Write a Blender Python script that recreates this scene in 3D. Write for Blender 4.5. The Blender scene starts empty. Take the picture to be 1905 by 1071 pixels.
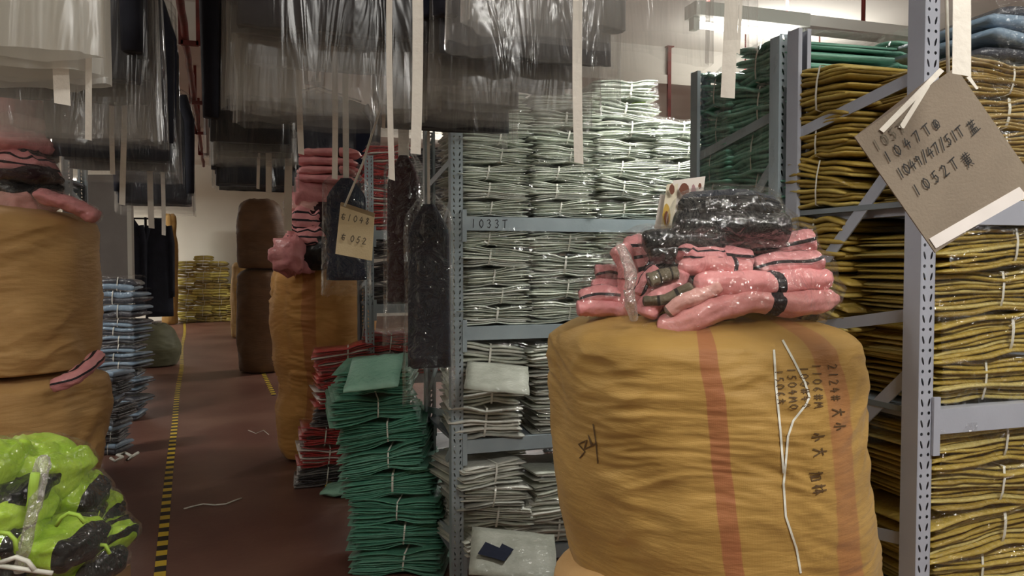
import bpy, bmesh, math, random
from math import sin, cos, pi, tan, exp, radians as R
from mathutils import Vector, Matrix, noise
from mathutils.bvhtree import BVHTree

random.seed(7)
rnd = random.Random(11)
S = bpy.context.scene
C = S.collection

# ------------------------------------------------------------------ camera
F = 1450.0; CXP, CYP = 952.5, 535.5; EYE = 1.5
PITCH = math.atan((CYP - 485.0) / F); YAW = R(18.0)
cam_d = bpy.data.cameras.new('camera'); cam = bpy.data.objects.new('camera', cam_d); C.objects.link(cam)
cam_d.sensor_width = 36.0; cam_d.lens = F / 1905.0 * 36.0; cam_d.clip_start = 0.05; cam_d.clip_end = 100
cam.location = (0, 0, EYE); cam.rotation_euler = (pi / 2 - PITCH, 0, -YAW)
S.camera = cam

# ------------------------------------------------------------------ world, exposure
w = bpy.data.worlds.new('world'); S.world = w; w.use_nodes = True
w.node_tree.nodes['Background'].inputs[0].default_value = (0.6, 0.62, 0.66, 1)
w.node_tree.nodes['Background'].inputs[1].default_value = 0.3
S.view_settings.view_transform = 'Standard'; S.view_settings.look = 'None'
S.view_settings.gamma = 1.0; S.view_settings.use_curve_mapping = False
S.view_settings.exposure = 0.0
S.cycles.transparent_max_bounces = 40
S.cycles.max_bounces = 7
S.cycles.sample_clamp_indirect = 4.0

# (x, y, length, watts, lamp label); all hang on rods; after the first, unseen lamps added for fill light
LAMPS = [
    (None, None, 0.6, 27, 'lit tube lamp behind clear plastic, above the green bundles'),
    (1.2, -0.5, 1.3, 80, 'unseen tube lamp added over the near aisle behind the camera'),
    (-1.9, 1.1, 1.3, 38, 'unseen tube lamp added over the near rack on the left'),
    (3.4, 0.6, 1.3, 16, 'unseen tube lamp added in front of the yellow bundles'),
    (-3.4, 5.7, 1.3, 105, 'unseen tube lamp added over the racks along the left of the aisle'),
    (5.2, 6.9, 1.3, 60, 'unseen tube lamp added beyond the white garment rack'),
    (-4.2, 18.3, 1.3, 170, 'unseen tube lamp added close to the white end wall'),
    (3.7, 12.2, 1.3, 150, 'unseen tube lamp added far behind the racks on the right'),
]

def cv(px, py):
    a = (px - CXP) / F; b = (CYP - py) / F
    X, Y, Z = a, cos(PITCH) + b * sin(PITCH), -sin(PITCH) + b * cos(PITCH)
    return X, Y, Z
def tow(X, Y, Z):
    return Vector((X * cos(YAW) + Y * sin(YAW), -X * sin(YAW) + Y * cos(YAW), EYE + Z))
def P(px, py, d):
    X, Y, Z = cv(px, py); s = d / Y
    return tow(X * s, d, Z * s)
def G(px, py, z=0.0):
    X, Y, Z = cv(px, py); s = (z - EYE) / Z
    return tow(X * s, Y * s, Z * s)
def ray(px, py):
    X, Y, Z = cv(px, py); return (tow(X, Y, Z) - Vector((0, 0, EYE))).normalized()
RIGHT = Vector((cos(YAW), -sin(YAW), 0)); FWD = Vector((sin(YAW), cos(YAW), 0)); UP = Vector((0, 0, 1))

def lin(c):
    return tuple(((v / 255.0) / 12.92 if v / 255.0 <= 0.04045 else ((v / 255.0 + 0.055) / 1.055) ** 2.4) for v in c) + (1.0,)

# ------------------------------------------------------------------ materials
def newmat(name):
    m = bpy.data.materials.new(name); m.use_nodes = True
    nt = m.node_tree; nt.nodes.clear()
    out = nt.nodes.new('ShaderNodeOutputMaterial')
    return m, nt, out
def N(nt, t, **kw):
    n = nt.nodes.new(t)
    for k, v in kw.items():
        if k in n.inputs: n.inputs[k].default_value = v
        else: setattr(n, k, v)
    return n
def mapping(nt, scale, coord='Object'):
    tc = N(nt, 'ShaderNodeTexCoord'); mp = N(nt, 'ShaderNodeMapping'); mp.inputs['Scale'].default_value = scale
    nt.links.new(tc.outputs[coord], mp.inputs['Vector']); return mp
def surf(name, c1, c2=None, rough=0.6, scale=6.0, stretch=(1, 1, 1), bump=0.0, bscale=60.0, bstretch=(1, 1, 1),
         coat=0.0, coat_rough=0.1, coat_bump=0.0, metallic=0.0, spec=0.5, detail=4.0, bdist=0.01, sheen=0.0, lo=0.35, hi=0.65):
    m, nt, out = newmat(name); L = nt.links
    b = N(nt, 'ShaderNodeBsdfPrincipled'); L.new(b.outputs[0], out.inputs[0])
    b.inputs['Roughness'].default_value = rough; b.inputs['Metallic'].default_value = metallic
    b.inputs['Specular IOR Level'].default_value = spec
    b.inputs['Coat Weight'].default_value = coat; b.inputs['Coat Roughness'].default_value = coat_rough
    b.inputs['Sheen Weight'].default_value = sheen
    if c2 is not None:
        mp = mapping(nt, stretch); n = N(nt, 'ShaderNodeTexNoise'); n.inputs['Scale'].default_value = scale; n.inputs['Detail'].default_value = detail
        L.new(mp.outputs[0], n.inputs['Vector'])
        r = N(nt, 'ShaderNodeValToRGB'); r.color_ramp.elements[0].position = lo; r.color_ramp.elements[1].position = hi
        r.color_ramp.elements[0].color = lin(c1); r.color_ramp.elements[1].color = lin(c2)
        L.new(n.outputs[0], r.inputs[0]); L.new(r.outputs[0], b.inputs['Base Color'])
    else:
        b.inputs['Base Color'].default_value = lin(c1)
    if bump > 0:
        mp = mapping(nt, bstretch); n = N(nt, 'ShaderNodeTexNoise'); n.inputs['Scale'].default_value = bscale; n.inputs['Detail'].default_value = 5
        L.new(mp.outputs[0], n.inputs['Vector'])
        bp = N(nt, 'ShaderNodeBump'); bp.inputs['Strength'].default_value = bump; bp.inputs['Distance'].default_value = bdist
        L.new(n.outputs[0], bp.inputs['Height']); L.new(bp.outputs[0], b.inputs['Normal'])
        if coat > 0:
            bp2 = N(nt, 'ShaderNodeBump'); bp2.inputs['Strength'].default_value = coat_bump; bp2.inputs['Distance'].default_value = 0.02
            mp2 = mapping(nt, (1, 1, 1)); n2 = N(nt, 'ShaderNodeTexNoise'); n2.inputs['Scale'].default_value = 26; n2.inputs['Detail'].default_value = 2
            n2.inputs['Distortion'].default_value = 1.5
            L.new(mp2.outputs[0], n2.inputs['Vector']); L.new(n2.outputs[0], bp2.inputs['Height']); L.new(bp2.outputs[0], b.inputs['Coat Normal'])
    return m
def packed(name, c1, c2, coat=0.6):
    return surf(name, c1, c2, rough=0.62, scale=9, stretch=(1, 1, 3), bump=0.35, bscale=35, coat=coat, coat_rough=0.16, coat_bump=0.9, bdist=0.008)
def cloth(name, c1, c2, bump=0.4, bscale=18):
    return surf(name, c1, c2, rough=0.85, scale=7, bump=bump, bscale=bscale, bdist=0.01, sheen=0.04, spec=0.25)
def film(name, alpha, tint, rough=0.12, bscale=14, bstr=0.8, stretch=(1, 1, 1), gl=0.5, edge=0.5):
    m, nt, out = newmat(name); L = nt.links
    tr = N(nt, 'ShaderNodeBsdfTransparent'); df = N(nt, 'ShaderNodeBsdfDiffuse'); df.inputs[0].default_value = lin(tint)
    tl = N(nt, 'ShaderNodeBsdfTranslucent'); tl.inputs[0].default_value = lin(tint)
    g = N(nt, 'ShaderNodeBsdfGlossy'); g.inputs['Roughness'].default_value = rough; g.inputs[0].default_value = (1, 1, 1, 1)
    mp = mapping(nt, stretch); n = N(nt, 'ShaderNodeTexNoise'); n.inputs['Scale'].default_value = bscale; n.inputs['Detail'].default_value = 3
    n.inputs['Distortion'].default_value = 1.2
    L.new(mp.outputs[0], n.inputs['Vector'])
    bp = N(nt, 'ShaderNodeBump'); bp.inputs['Strength'].default_value = bstr; bp.inputs['Distance'].default_value = 0.03
    L.new(n.outputs[0], bp.inputs['Height'])
    for q in (g,): L.new(bp.outputs[0], q.inputs['Normal'])
    m0 = N(nt, 'ShaderNodeMixShader'); m0.inputs[0].default_value = 0.5; L.new(df.outputs[0], m0.inputs[1]); L.new(tl.outputs[0], m0.inputs[2])
    m1 = N(nt, 'ShaderNodeMixShader'); m1.inputs[0].default_value = gl; L.new(m0.outputs[0], m1.inputs[1]); L.new(g.outputs[0], m1.inputs[2])
    lw = N(nt, 'ShaderNodeLayerWeight'); lw.inputs[0].default_value = 0.35; L.new(bp.outputs[0], lw.inputs['Normal'])
    ml = N(nt, 'ShaderNodeMath', operation='MULTIPLY_ADD'); ml.inputs[1].default_value = edge; ml.inputs[2].default_value = alpha
    ml.use_clamp = True
    L.new(lw.outputs['Facing'], ml.inputs[0])
    m2 = N(nt, 'ShaderNodeMixShader'); L.new(ml.outputs[0], m2.inputs[0]); L.new(tr.outputs[0], m2.inputs[1]); L.new(m1.outputs[0], m2.inputs[2])
    L.new(m2.outputs[0], out.inputs[0]); return m
def emit(name, col, s):
    m, nt, out = newmat(name); e = N(nt, 'ShaderNodeEmission'); e.inputs[0].default_value = lin(col); e.inputs[1].default_value = s
    nt.links.new(e.outputs[0], out.inputs[0]); return m

def sackmat(name, c1, c2, stripes=(), sc=(165, 92, 66)):
    """woven polypropylene: fine weave relief, large tonal patches, faded red stripes printed lengthwise (UV u)"""
    m, nt, out = newmat(name); L = nt.links
    b = N(nt, 'ShaderNodeBsdfPrincipled'); L.new(b.outputs[0], out.inputs[0]); b.inputs['Roughness'].default_value = 0.62
    b.inputs['Specular IOR Level'].default_value = 0.35; b.inputs['Sheen Weight'].default_value = 0.1
    mp = mapping(nt, (1, 1, 3.0)); n = N(nt, 'ShaderNodeTexNoise'); n.inputs['Scale'].default_value = 3.2; n.inputs['Detail'].default_value = 6
    L.new(mp.outputs[0], n.inputs['Vector'])
    r = N(nt, 'ShaderNodeValToRGB'); r.color_ramp.elements[0].position = 0.32; r.color_ramp.elements[1].position = 0.68
    r.color_ramp.elements[0].color = lin(c1); r.color_ramp.elements[1].color = lin(c2); L.new(n.outputs[0], r.inputs[0])
    col = r.outputs[0]
    uv = N(nt, 'ShaderNodeUVMap'); sp = N(nt, 'ShaderNodeSeparateXYZ'); L.new(uv.outputs[0], sp.inputs[0])
    for (u0, hw, amt) in stripes:
        s1 = N(nt, 'ShaderNodeMath', operation='SUBTRACT'); L.new(sp.outputs[0], s1.inputs[0]); s1.inputs[1].default_value = u0
        s2 = N(nt, 'ShaderNodeMath', operation='ABSOLUTE'); L.new(s1.outputs[0], s2.inputs[0])
        s3 = N(nt, 'ShaderNodeMapRange'); s3.inputs['From Min'].default_value = hw * 1.06; s3.inputs['From Max'].default_value = hw * 0.94
        s3.inputs['To Max'].default_value = amt; L.new(s2.outputs[0], s3.inputs['Value'])
        mx = N(nt, 'ShaderNodeMix', data_type='RGBA'); L.new(s3.outputs[0], mx.inputs['Factor']); L.new(col, mx.inputs['A'])
        mx.inputs['B'].default_value = lin(sc); col = mx.outputs['Result']
    L.new(col, b.inputs['Base Color'])
    h = None
    for ax, o in ((0, 'X'), (2, 'Z')):
        wv = N(nt, 'ShaderNodeTexWave'); wv.bands_direction = o; wv.inputs['Scale'].default_value = 95; wv.inputs['Distortion'].default_value = 0.4
        mpp = mapping(nt, (1, 1, 1)); L.new(mpp.outputs[0], wv.inputs['Vector'])
        if h is None: h = wv.outputs['Fac']
        else:
            a = N(nt, 'ShaderNodeMath', operation='MULTIPLY'); L.new(h, a.inputs[0]); L.new(wv.outputs['Fac'], a.inputs[1]); h = a.outputs[0]
    bp = N(nt, 'ShaderNodeBump'); bp.inputs['Strength'].default_value = 0.12; bp.inputs['Distance'].default_value = 0.001; L.new(h, bp.inputs['Height'])
    mp3 = mapping(nt, (1.2, 1.2, 6)); n3 = N(nt, 'ShaderNodeTexNoise'); n3.inputs['Scale'].default_value = 9; n3.inputs['Detail'].default_value = 5
    L.new(mp3.outputs[0], n3.inputs['Vector'])
    bp3 = N(nt, 'ShaderNodeBump'); bp3.inputs['Strength'].default_value = 0.35; bp3.inputs['Distance'].default_value = 0.012; L.new(n3.outputs[0], bp3.inputs['Height'])
    L.new(bp.outputs[0], bp3.inputs['Normal']); L.new(bp3.outputs[0], b.inputs['Normal'])
    return m

def bandmat(name, base, base2, dark, freq, duty, axis=0, coat=0.3, phase=0.0):
    """cloth with woven-in dark stripes across it (UV)"""
    m, nt, out = newmat(name); L = nt.links
    b = N(nt, 'ShaderNodeBsdfPrincipled'); L.new(b.outputs[0], out.inputs[0]); b.inputs['Roughness'].default_value = 0.8
    b.inputs['Coat Weight'].default_value = coat; b.inputs['Coat Roughness'].default_value = 0.15; b.inputs['Sheen Weight'].default_value = 0.03; b.inputs['Specular IOR Level'].default_value = 0.3
    uv = N(nt, 'ShaderNodeUVMap'); sp = N(nt, 'ShaderNodeSeparateXYZ'); L.new(uv.outputs[0], sp.inputs[0])
    a = N(nt, 'ShaderNodeMath', operation='MULTIPLY_ADD'); a.inputs[1].default_value = freq; a.inputs[2].default_value = phase; L.new(sp.outputs[axis], a.inputs[0])
    f = N(nt, 'ShaderNodeMath', operation='FRACT'); L.new(a.outputs[0], f.inputs[0])
    lt = N(nt, 'ShaderNodeMath', operation='LESS_THAN'); lt.inputs[1].default_value = duty; L.new(f.outputs[0], lt.inputs[0])
    mp = mapping(nt, (1, 1, 1)); n = N(nt, 'ShaderNodeTexNoise'); n.inputs['Scale'].default_value = 14; L.new(mp.outputs[0], n.inputs['Vector'])
    r = N(nt, 'ShaderNodeValToRGB'); r.color_ramp.elements[0].position = 0.35; r.color_ramp.elements[1].position = 0.65
    r.color_ramp.elements[0].color = lin(base); r.color_ramp.elements[1].color = lin(base2); L.new(n.outputs[0], r.inputs[0])
    mx = N(nt, 'ShaderNodeMix', data_type='RGBA'); L.new(lt.outputs[0], mx.inputs['Factor']); L.new(r.outputs[0], mx.inputs['A']); mx.inputs['B'].default_value = lin(dark)
    L.new(mx.outputs['Result'], b.inputs['Base Color'])
    n2 = N(nt, 'ShaderNodeTexNoise'); n2.inputs['Scale'].default_value = 30; n2.inputs['Detail'].default_value = 4; L.new(mp.outputs[0], n2.inputs['Vector'])
    bp = N(nt, 'ShaderNodeBump'); bp.inputs['Strength'].default_value = 0.5; bp.inputs['Distance'].default_value = 0.012
    L.new(n2.outputs[0], bp.inputs['Height']); L.new(bp.outputs[0], b.inputs['Normal']); L.new(bp.outputs[0], b.inputs['Coat Normal'])
    return m

M = {}
M['floor'] = surf('floor_paint', (92, 58, 49), (116, 84, 71), rough=0.40, scale=1.2, bump=0.10, bscale=30, detail=8, spec=0.35)
M['ceil'] = surf('ceiling_paint', (205, 201, 192), (214, 210, 202), rough=0.9, scale=1.0)
M['wall'] = surf('wall_paint', (222, 219, 206), (230, 227, 216), rough=0.85, scale=1.0)
M['rack'] = surf('grey_blue_steel_paint', (150, 163, 170), (162, 175, 181), rough=0.42, scale=5, bump=0.05, bscale=90, spec=0.5)
M['rack2'] = surf('light_grey_steel_paint', (158, 162, 174), (168, 172, 184), rough=0.4, scale=5, bump=0.05, bscale=90)
M['deck'] = surf('shelf_deck_steel', (110, 118, 124), (122, 130, 136), rough=0.55, scale=4)
M['red_pipe'] = surf('red_oxide_paint', (118, 36, 30), (92, 34, 28), rough=0.55, scale=8, bump=0.3, bscale=40)
M['ribbon'] = surf('white_ribbon', (226, 221, 210), (214, 208, 198), rough=0.6, scale=6, bump=0.2, bscale=50)
M['string'] = surf('white_plastic_string', (225, 224, 214), (205, 205, 192), rough=0.45, scale=20, bump=0.2)
M['kraft'] = surf('kraft_card', (122, 110, 96), (130, 118, 103), rough=0.85, scale=10, bump=0.15, bscale=200)
M['kraft2'] = surf('pale_kraft_card', (202, 184, 146), (212, 195, 158), rough=0.85, scale=10, bump=0.15, bscale=200)
M['tape'] = surf('white_sticky_tape', (232, 226, 222), (222, 216, 212), rough=0.3, scale=10)
M['ink'] = surf('black_marker_ink', (28, 26, 26), rough=0.6)
M['ink_soft'] = surf('grey_marker_ink', (92, 84, 70), rough=0.7)
M['sack_ink'] = surf('brown_black_ink', (84, 62, 34), rough=0.7)
M['yellow'] = surf('hazard_yellow', (214, 182, 50), (196, 166, 44), rough=0.5, scale=14)
M['black'] = surf('hazard_black', (30, 28, 26), rough=0.5)
M['lamp_body'] = surf('white_lamp_housing', (225, 224, 220), rough=0.5)
M['tube'] = emit('lamp_tube', (255, 250, 240), 9.0)
M['hanger'] = surf('black_plastic_hanger', (24, 24, 26), rough=0.4)
M['wood'] = surf('grey_board', (98, 92, 88), (88, 82, 78), rough=0.75, scale=3)
M['edge'] = surf('pale_board_edge', (150, 146, 136), rough=0.7)
M['dark_cloth'] = cloth('near_black_cloth', (26, 28, 36), (34, 36, 46))
M['navy_cloth'] = cloth('navy_cloth', (28, 34, 52), (36, 42, 60))
M['grey_cloth'] = cloth('charcoal_cloth', (48, 52, 60), (60, 64, 72))
M['brown_cloth'] = cloth('dark_maroon_cloth', (52, 30, 34), (40, 26, 30))
M['film'] = film('clear_plastic_film', 0.03, (220, 222, 215), rough=0.06, bscale=15, bstr=1.0, gl=0.93, edge=0.26)
M['film_neck'] = film('bunched_plastic', 0.30, (214, 206, 198), rough=0.12, bscale=30, bstr=1.0, gl=0.55, edge=0.4)
M['film_wrap'] = film('bundle_plastic_wrap', 0.015, (225, 226, 218), rough=0.14, bscale=20, bstr=1.0, gl=0.85, edge=0.10)
M['film_bag'] = film('clear_garment_sleeve', 0.075, (196, 192, 184), rough=0.16, bscale=5, bstr=0.5, stretch=(3, 3, 0.45), gl=0.34, edge=0.35)
M['film_bag2'] = film('smoky_garment_sleeve', 0.145, (156, 148, 134), rough=0.24, bscale=4, bstr=0.45, stretch=(3, 3, 0.4), gl=0.3, edge=0.25)
M['film_milk'] = film('milky_garment_sleeve', 0.55, (206, 203, 192), rough=0.35, bscale=3, bstr=0.4, stretch=(3, 3, 0.5), gl=0.15, edge=0.3)

KC = {
 'white': ([((212, 217, 202), (228, 232, 220)), ((200, 208, 192), (220, 225, 212)), ((220, 222, 214), (232, 234, 226)), ((176, 184, 172), (206, 212, 200))], 0.4),
 'pale':  ([((190, 196, 180), (214, 218, 206)), ((206, 207, 196), (222, 222, 212)), ((150, 152, 144), (186, 188, 178))], 0.4),
 'green': ([((72, 134, 110), (92, 152, 128)), ((62, 120, 98), (82, 142, 118)), ((84, 142, 120), (108, 162, 140))], 0.35),
 'teal':  ([((112, 170, 150), (134, 188, 168)), ((98, 154, 134), (122, 176, 156)), ((132, 184, 164), (150, 198, 180))], 0.4),
 'yellow': ([((156, 130, 52), (176, 148, 66)), ((136, 112, 42), (162, 136, 56)), ((172, 148, 68), (188, 166, 88))], 0.5),
 'bright': ([((160, 136, 54), (178, 154, 68)), ((140, 116, 42), (166, 142, 56)), ((182, 164, 92), (194, 178, 112))], 0.8),
 'ochre': ([((150, 126, 66), (170, 144, 80)), ((130, 108, 52), (156, 130, 70)), ((166, 142, 84), (182, 160, 104))], 0.5),
 'red':   ([((176, 30, 32), (196, 44, 44)), ((150, 22, 26), (178, 34, 36)), ((62, 20, 22), (92, 26, 28)), ((205, 198, 190), (222, 214, 206))], 0.7),
 'black': ([((34, 30, 34), (50, 44, 48)), ((26, 24, 28), (40, 36, 42)), ((96, 92, 92), (126, 122, 120))], 0.8),
 'pink':  ([((222, 132, 142), (236, 154, 162)), ((206, 116, 128), (226, 138, 148)), ((232, 160, 168), (240, 176, 182))], 0.35),
 'blue':  ([((108, 132, 154), (130, 154, 174)), ((84, 106, 130), (110, 134, 156)), ((40, 44, 54), (56, 60, 70)), ((140, 160, 176), (160, 178, 190))], 0.8),
 'mustard_far': ([((120, 100, 36), (150, 126, 50)), ((96, 80, 30), (124, 104, 40)), ((170, 154, 66), (196, 180, 90))], 0.7),
}
KM = {k: [packed('folded_%s_%d' % (k, i), a, b, v[1]) for i, (a, b) in enumerate(v[0])] for k, v in KC.items()}

# ------------------------------------------------------------------ mesh helpers
def meshdata(name, verts, faces, mats, fmat=None, smooth=True, uvs=None):
    me = bpy.data.meshes.new(name); me.from_pydata([tuple(v) for v in verts], [], faces)
    for m in (mats if isinstance(mats, (list, tuple)) else [mats]): me.materials.append(m)
    if fmat: me.polygons.foreach_set('material_index', fmat)
    me.polygons.foreach_set('use_smooth', [smooth] * len(me.polygons))
    if uvs is not None:
        ul = me.uv_layers.new(name='UVMap')
        for l in me.loops: ul.data[l.index].uv = uvs[l.vertex_index]
    me.update(); return me
def link(name, me, parent=None, loc=None):
    o = bpy.data.objects.new(name, me); C.objects.link(o)
    if parent is not None: o.parent = parent
    if loc is not None: o.location = loc
    return o
def tag(o, label=None, cat=None, group=None, kind=None):
    if label: o['label'] = label
    if cat: o['category'] = cat
    if group: o['group'] = group
    if kind: o['kind'] = kind
    return o
def thing(name, label, cat, loc=(0, 0, 0), group=None, rz=0.0):
    o = bpy.data.objects.new(name, None); o.empty_display_size = 0.05; C.objects.link(o)
    o.location = loc; o.rotation_euler = (0, 0, rz); return tag(o, label, cat, group)
def part(name, verts, faces, mats, root, **kw):
    """verts in world space; root is an unrotated Empty"""
    o0 = Vector(root.location)
    if root.parent: o0 = o0 + Vector(root.parent.location)
    return link(name, meshdata(name, [Vector(v) - o0 for v in verts], faces, mats, **kw), root)
class MB:
    def __init__(s): s.v = []; s.f = []; s.m = []
    def box(s, a, b, mi=0):
        x0, y0, z0 = a; x1, y1, z1 = b; i = len(s.v)
        s.v += [(x0, y0, z0), (x1, y0, z0), (x1, y1, z0), (x0, y1, z0), (x0, y0, z1), (x1, y0, z1), (x1, y1, z1), (x0, y1, z1)]
        for q in ((0, 3, 2, 1), (4, 5, 6, 7), (0, 1, 5, 4), (1, 2, 6, 5), (2, 3, 7, 6), (3, 0, 4, 7)):
            s.f.append(tuple(i + k for k in q)); s.m.append(mi)
        return s
    def bar(s, p, q, w, t, up=Vector((0, 0, 1)), mi=0):
        """flat bar from p to q, width w across (in plane of up), thickness t"""
        p = Vector(p); q = Vector(q); d = (q - p).normalized(); a = d.cross(Vector(up)).normalized(); b = a.cross(d).normalized()
        i = len(s.v)
        for e in (p, q):
            for (u, v) in ((-1, -1), (1, -1), (1, 1), (-1, 1)): s.v.append(tuple(e + a * (u * t / 2) + b * (v * w / 2)))
        for k in ((3, 2, 1, 0), (4, 5, 6, 7), (0, 1, 5, 4), (1, 2, 6, 5), (2, 3, 7, 6), (3, 0, 4, 7)):
            s.f.append(tuple(i + j for j in k)); s.m.append(mi)
        return s
    def tube(s, pts, r, n=8, mi=0, closed=False):
        pts = [Vector(p) for p in pts]; i0 = len(s.v); rr = r if hasattr(r, '__len__') else [r] * len(pts)
        for j, p in enumerate(pts):
            t = (pts[min(j + 1, len(pts) - 1)] - pts[max(j - 1, 0)]).normalized()
            a = t.cross(UP if abs(t.z) < 0.9 else Vector((1, 0, 0))).normalized(); b = a.cross(t)
            for k in range(n): an = 2 * pi * k / n; s.v.append(tuple(p + (a * cos(an) + b * sin(an)) * rr[j]))
        for j in range(len(pts) - 1):
            for k in range(n):
                k2 = (k + 1) % n; s.f.append((i0 + j * n + k, i0 + j * n + k2, i0 + (j + 1) * n + k2, i0 + (j + 1) * n + k)); s.m.append(mi)
        s.f.append(tuple(i0 + k for k in range(n))[::-1]); s.m.append(mi)
        e = i0 + (len(pts) - 1) * n; s.f.append(tuple(e + k for k in range(n))); s.m.append(mi)
        return s
    def build(s, name, mats, root=None, smooth=False):
        if root is not None: return part(name, s.v, s.f, mats, root, fmat=s.m, smooth=smooth)
        return link(name, meshdata(name, s.v, s.f, mats, fmat=s.m, smooth=smooth))
def copytree(root, loc, rz=0.0, rx=0.0, ry=0.0, scale=(1, 1, 1)):
    r = root.copy(); C.objects.link(r); r.location = loc; r.rotation_euler = (rx, ry, rz); r.scale = scale
    for ch in root.children:
        c = ch.copy(); C.objects.link(c); c.parent = r
    return r
def nz(x, y, z): return noise.noise(Vector((x, y, z)))
def smoothstep(a, b, x):
    t = max(0.0, min(1.0, (x - a) / (b - a))); return t * t * (3 - 2 * t)

# ------------------------------------------------------------------ the room
def struct(o): o['kind'] = 'structure'; return o
X0, X1, Y0, Y1, H = -7.0, 9.5, -3.0, 21.2, 3.92
struct(MB().box((X0, Y0, -0.1), (X1, Y1, 0)).build('floor', M['floor']))
struct(MB().box((X0, Y0, H), (X1, Y1, H + 0.1)).build('ceiling', M['ceil']))
struct(MB().box((X0, Y1, 0), (X1, Y1 + 0.1, H)).build('wall_back', M['wall']))
struct(MB().box((X0, Y0 - 0.1, 0), (X1, Y0, H)).build('wall_front', M['wall']))
struct(MB().box((X0 - 0.1, Y0, 0), (X0, Y1, H)).build('wall_left', M['wall']))
struct(MB().box((X1, Y0, 0), (X1 + 0.1, Y1, H)).build('wall_right', M['wall']))
# ceiling beams run across the room (their lower edges pass pixel (400,90) and (400,240))
def beam_y(px, py, z):
    p = G(px, py, z); return p.y
for i, (py, z) in enumerate(((91, 3.5), (240, 3.5))):
    yb = beam_y(400, py, z)
    mb = MB().box((X0, yb, z), (X1, yb + 0.42, H)); mb.box((X0, yb - 0.03, z + 0.0), (X1, yb, z + 0.10))
    struct(mb.build('trim_%d' % (i + 1), M['ceil']))
struct(MB().box((X0, 0.6, 3.5), (X1, 1.0, H)).build('trim_3', M['ceil']))

# lamps
for (lx, ly, ln, wt, lab) in LAMPS:
    LAMP_Z = 3.22
    if lx is None:
        q_ = P(1392, 44, 3.6); lx, ly, LAMP_Z = q_.x, q_.y, q_.z
    t = thing('tube_lamp', lab, 'lamp', (lx, ly, LAMP_Z), 'fluorescent tube lamps hung from the ceiling')
    MB().box((lx - ln / 2, ly - 0.05, LAMP_Z), (lx + ln / 2, ly + 0.05, LAMP_Z + 0.06)).build('housing', M['lamp_body'], t)
    MB().tube([(lx - ln / 2 + .04, ly, LAMP_Z - 0.03), (lx + ln / 2 - .04, ly, LAMP_Z - 0.03)], 0.016, 10).build('tube', M['tube'], t, True)
    for s in (-1, 1):
        MB().box((lx + s * (ln / 2 - .02) - .015, ly - .02, LAMP_Z - .055), (lx + s * (ln / 2 - .02) + .015, ly + .02, LAMP_Z)).build('lamp_holder', M['lamp_body'], t)
        MB().tube([(lx + s * ln * .35, ly, LAMP_Z + .06), (lx + s * ln * .35, ly, H)], 0.008, 6).build('rod', M['red_pipe'], t, True)
    ld = bpy.data.lights.new('lamp_light', 'AREA'); ld.shape = 'RECTANGLE'; ld.size = ln; ld.size_y = 0.12; ld.energy = wt
    ld.color = (1.0, 0.975, 0.92)
    lo = bpy.data.objects.new('lamp_light', ld); C.objects.link(lo); lo.location = (0, 0, -0.065); lo.parent = t; lo['kind'] = 'helper'
    l2 = bpy.data.lights.new('lamp_light', 'AREA'); l2.shape = 'RECTANGLE'; l2.size = ln; l2.size_y = 0.12; l2.energy = wt * .55; l2.color = (1.0, 0.975, 0.92)
    lo2 = bpy.data.objects.new('lamp_light', l2); C.objects.link(lo2); lo2.location = (0, 0, 0.075); lo2.rotation_euler = (pi, 0, 0); lo2.parent = t; lo2['kind'] = 'helper'

# cable tray crossing at the top right
a = P(1418, 27, 4.3); b = Vector((a.x + 3.2, a.y, a.z))
t = thing('cable_tray', 'long white cable tray under the ceiling above the green and yellow bundles', 'cable tray', a)
MB().box((a.x, a.y, a.z - .03), (b.x, a.y + .16, a.z + .03)).build('tray', M['lamp_body'], t)
for q in (0.45, 2.2):
    MB().box((a.x + q, a.y + .03, a.z - .034), (a.x + q + .22, a.y + .13, a.z - .03)).build('cover_plate', M['ceil'], t)
    MB().tube([(a.x + q + .3, a.y + .08, a.z + .03), (a.x + q + .3, a.y + .08, H)], 0.012, 6).build('hanger_rod', M['red_pipe'], t, True)

# ------------------------------------------------------------------ racks
def holed_face(w, h, cols, pitch, hr):
    """plate in xz, origin bottom centre, real holes: alternating round and slanted slots"""
    v = []; f = []; cw = w / cols; n = int(round(h / pitch))
    for c in range(cols):
        for r in range(n):
            cx = -w / 2 + (c + .5) * cw; cz = (r + .5) * pitch; i = len(v)
            outer = [(-.5, -.5), (0, -.5), (.5, -.5), (.5, 0), (.5, .5), (0, .5), (-.5, .5), (-.5, 0)]
            for (a, b) in outer: v.append((cx + a * cw, 0, cz + b * pitch))
            sg = 1 if c % 2 else -1
            for (a, b) in outer:
                l = math.hypot(a, b)
                if r % 2: q = (a / l * hr * .8, b / l * hr * .8)
                else: q = (a / l * hr * .62 + sg * b / l * hr * .5, b / l * hr * 1.9)
                v.append((cx + q[0], 0, cz + q[1]))
            for k in range(8):
                k2 = (k + 1) % 8; f.append((i + k, i + k2, i + 8 + k2, i + 8 + k))
    return v, f
POST = {}
def post_mesh(h, mat):
    if (h, mat.name) in POST: return POST[(h, mat.name)]
    w, dp = (0.052, 0.045) if mat != M['rack2'] else (0.042, 0.05)
    v, f = holed_face(w, h, 2, 0.025, 0.0052)
    mb = MB(); mb.v = v; mb.f = f; mb.m = [0] * len(f)
    for s in (-1, 1):
        mb.box((s * w / 2 - .001, 0, 0), (s * w / 2 + .001, dp, h))
        x0, x1 = sorted((s * w / 2, s * (w / 2 - .012))); mb.box((x0, dp - .002, 0), (x1, dp, h))
    me = meshdata('post', mb.v, mb.f, mat, smooth=False); POST[(h, mat.name)] = me; return me
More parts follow.
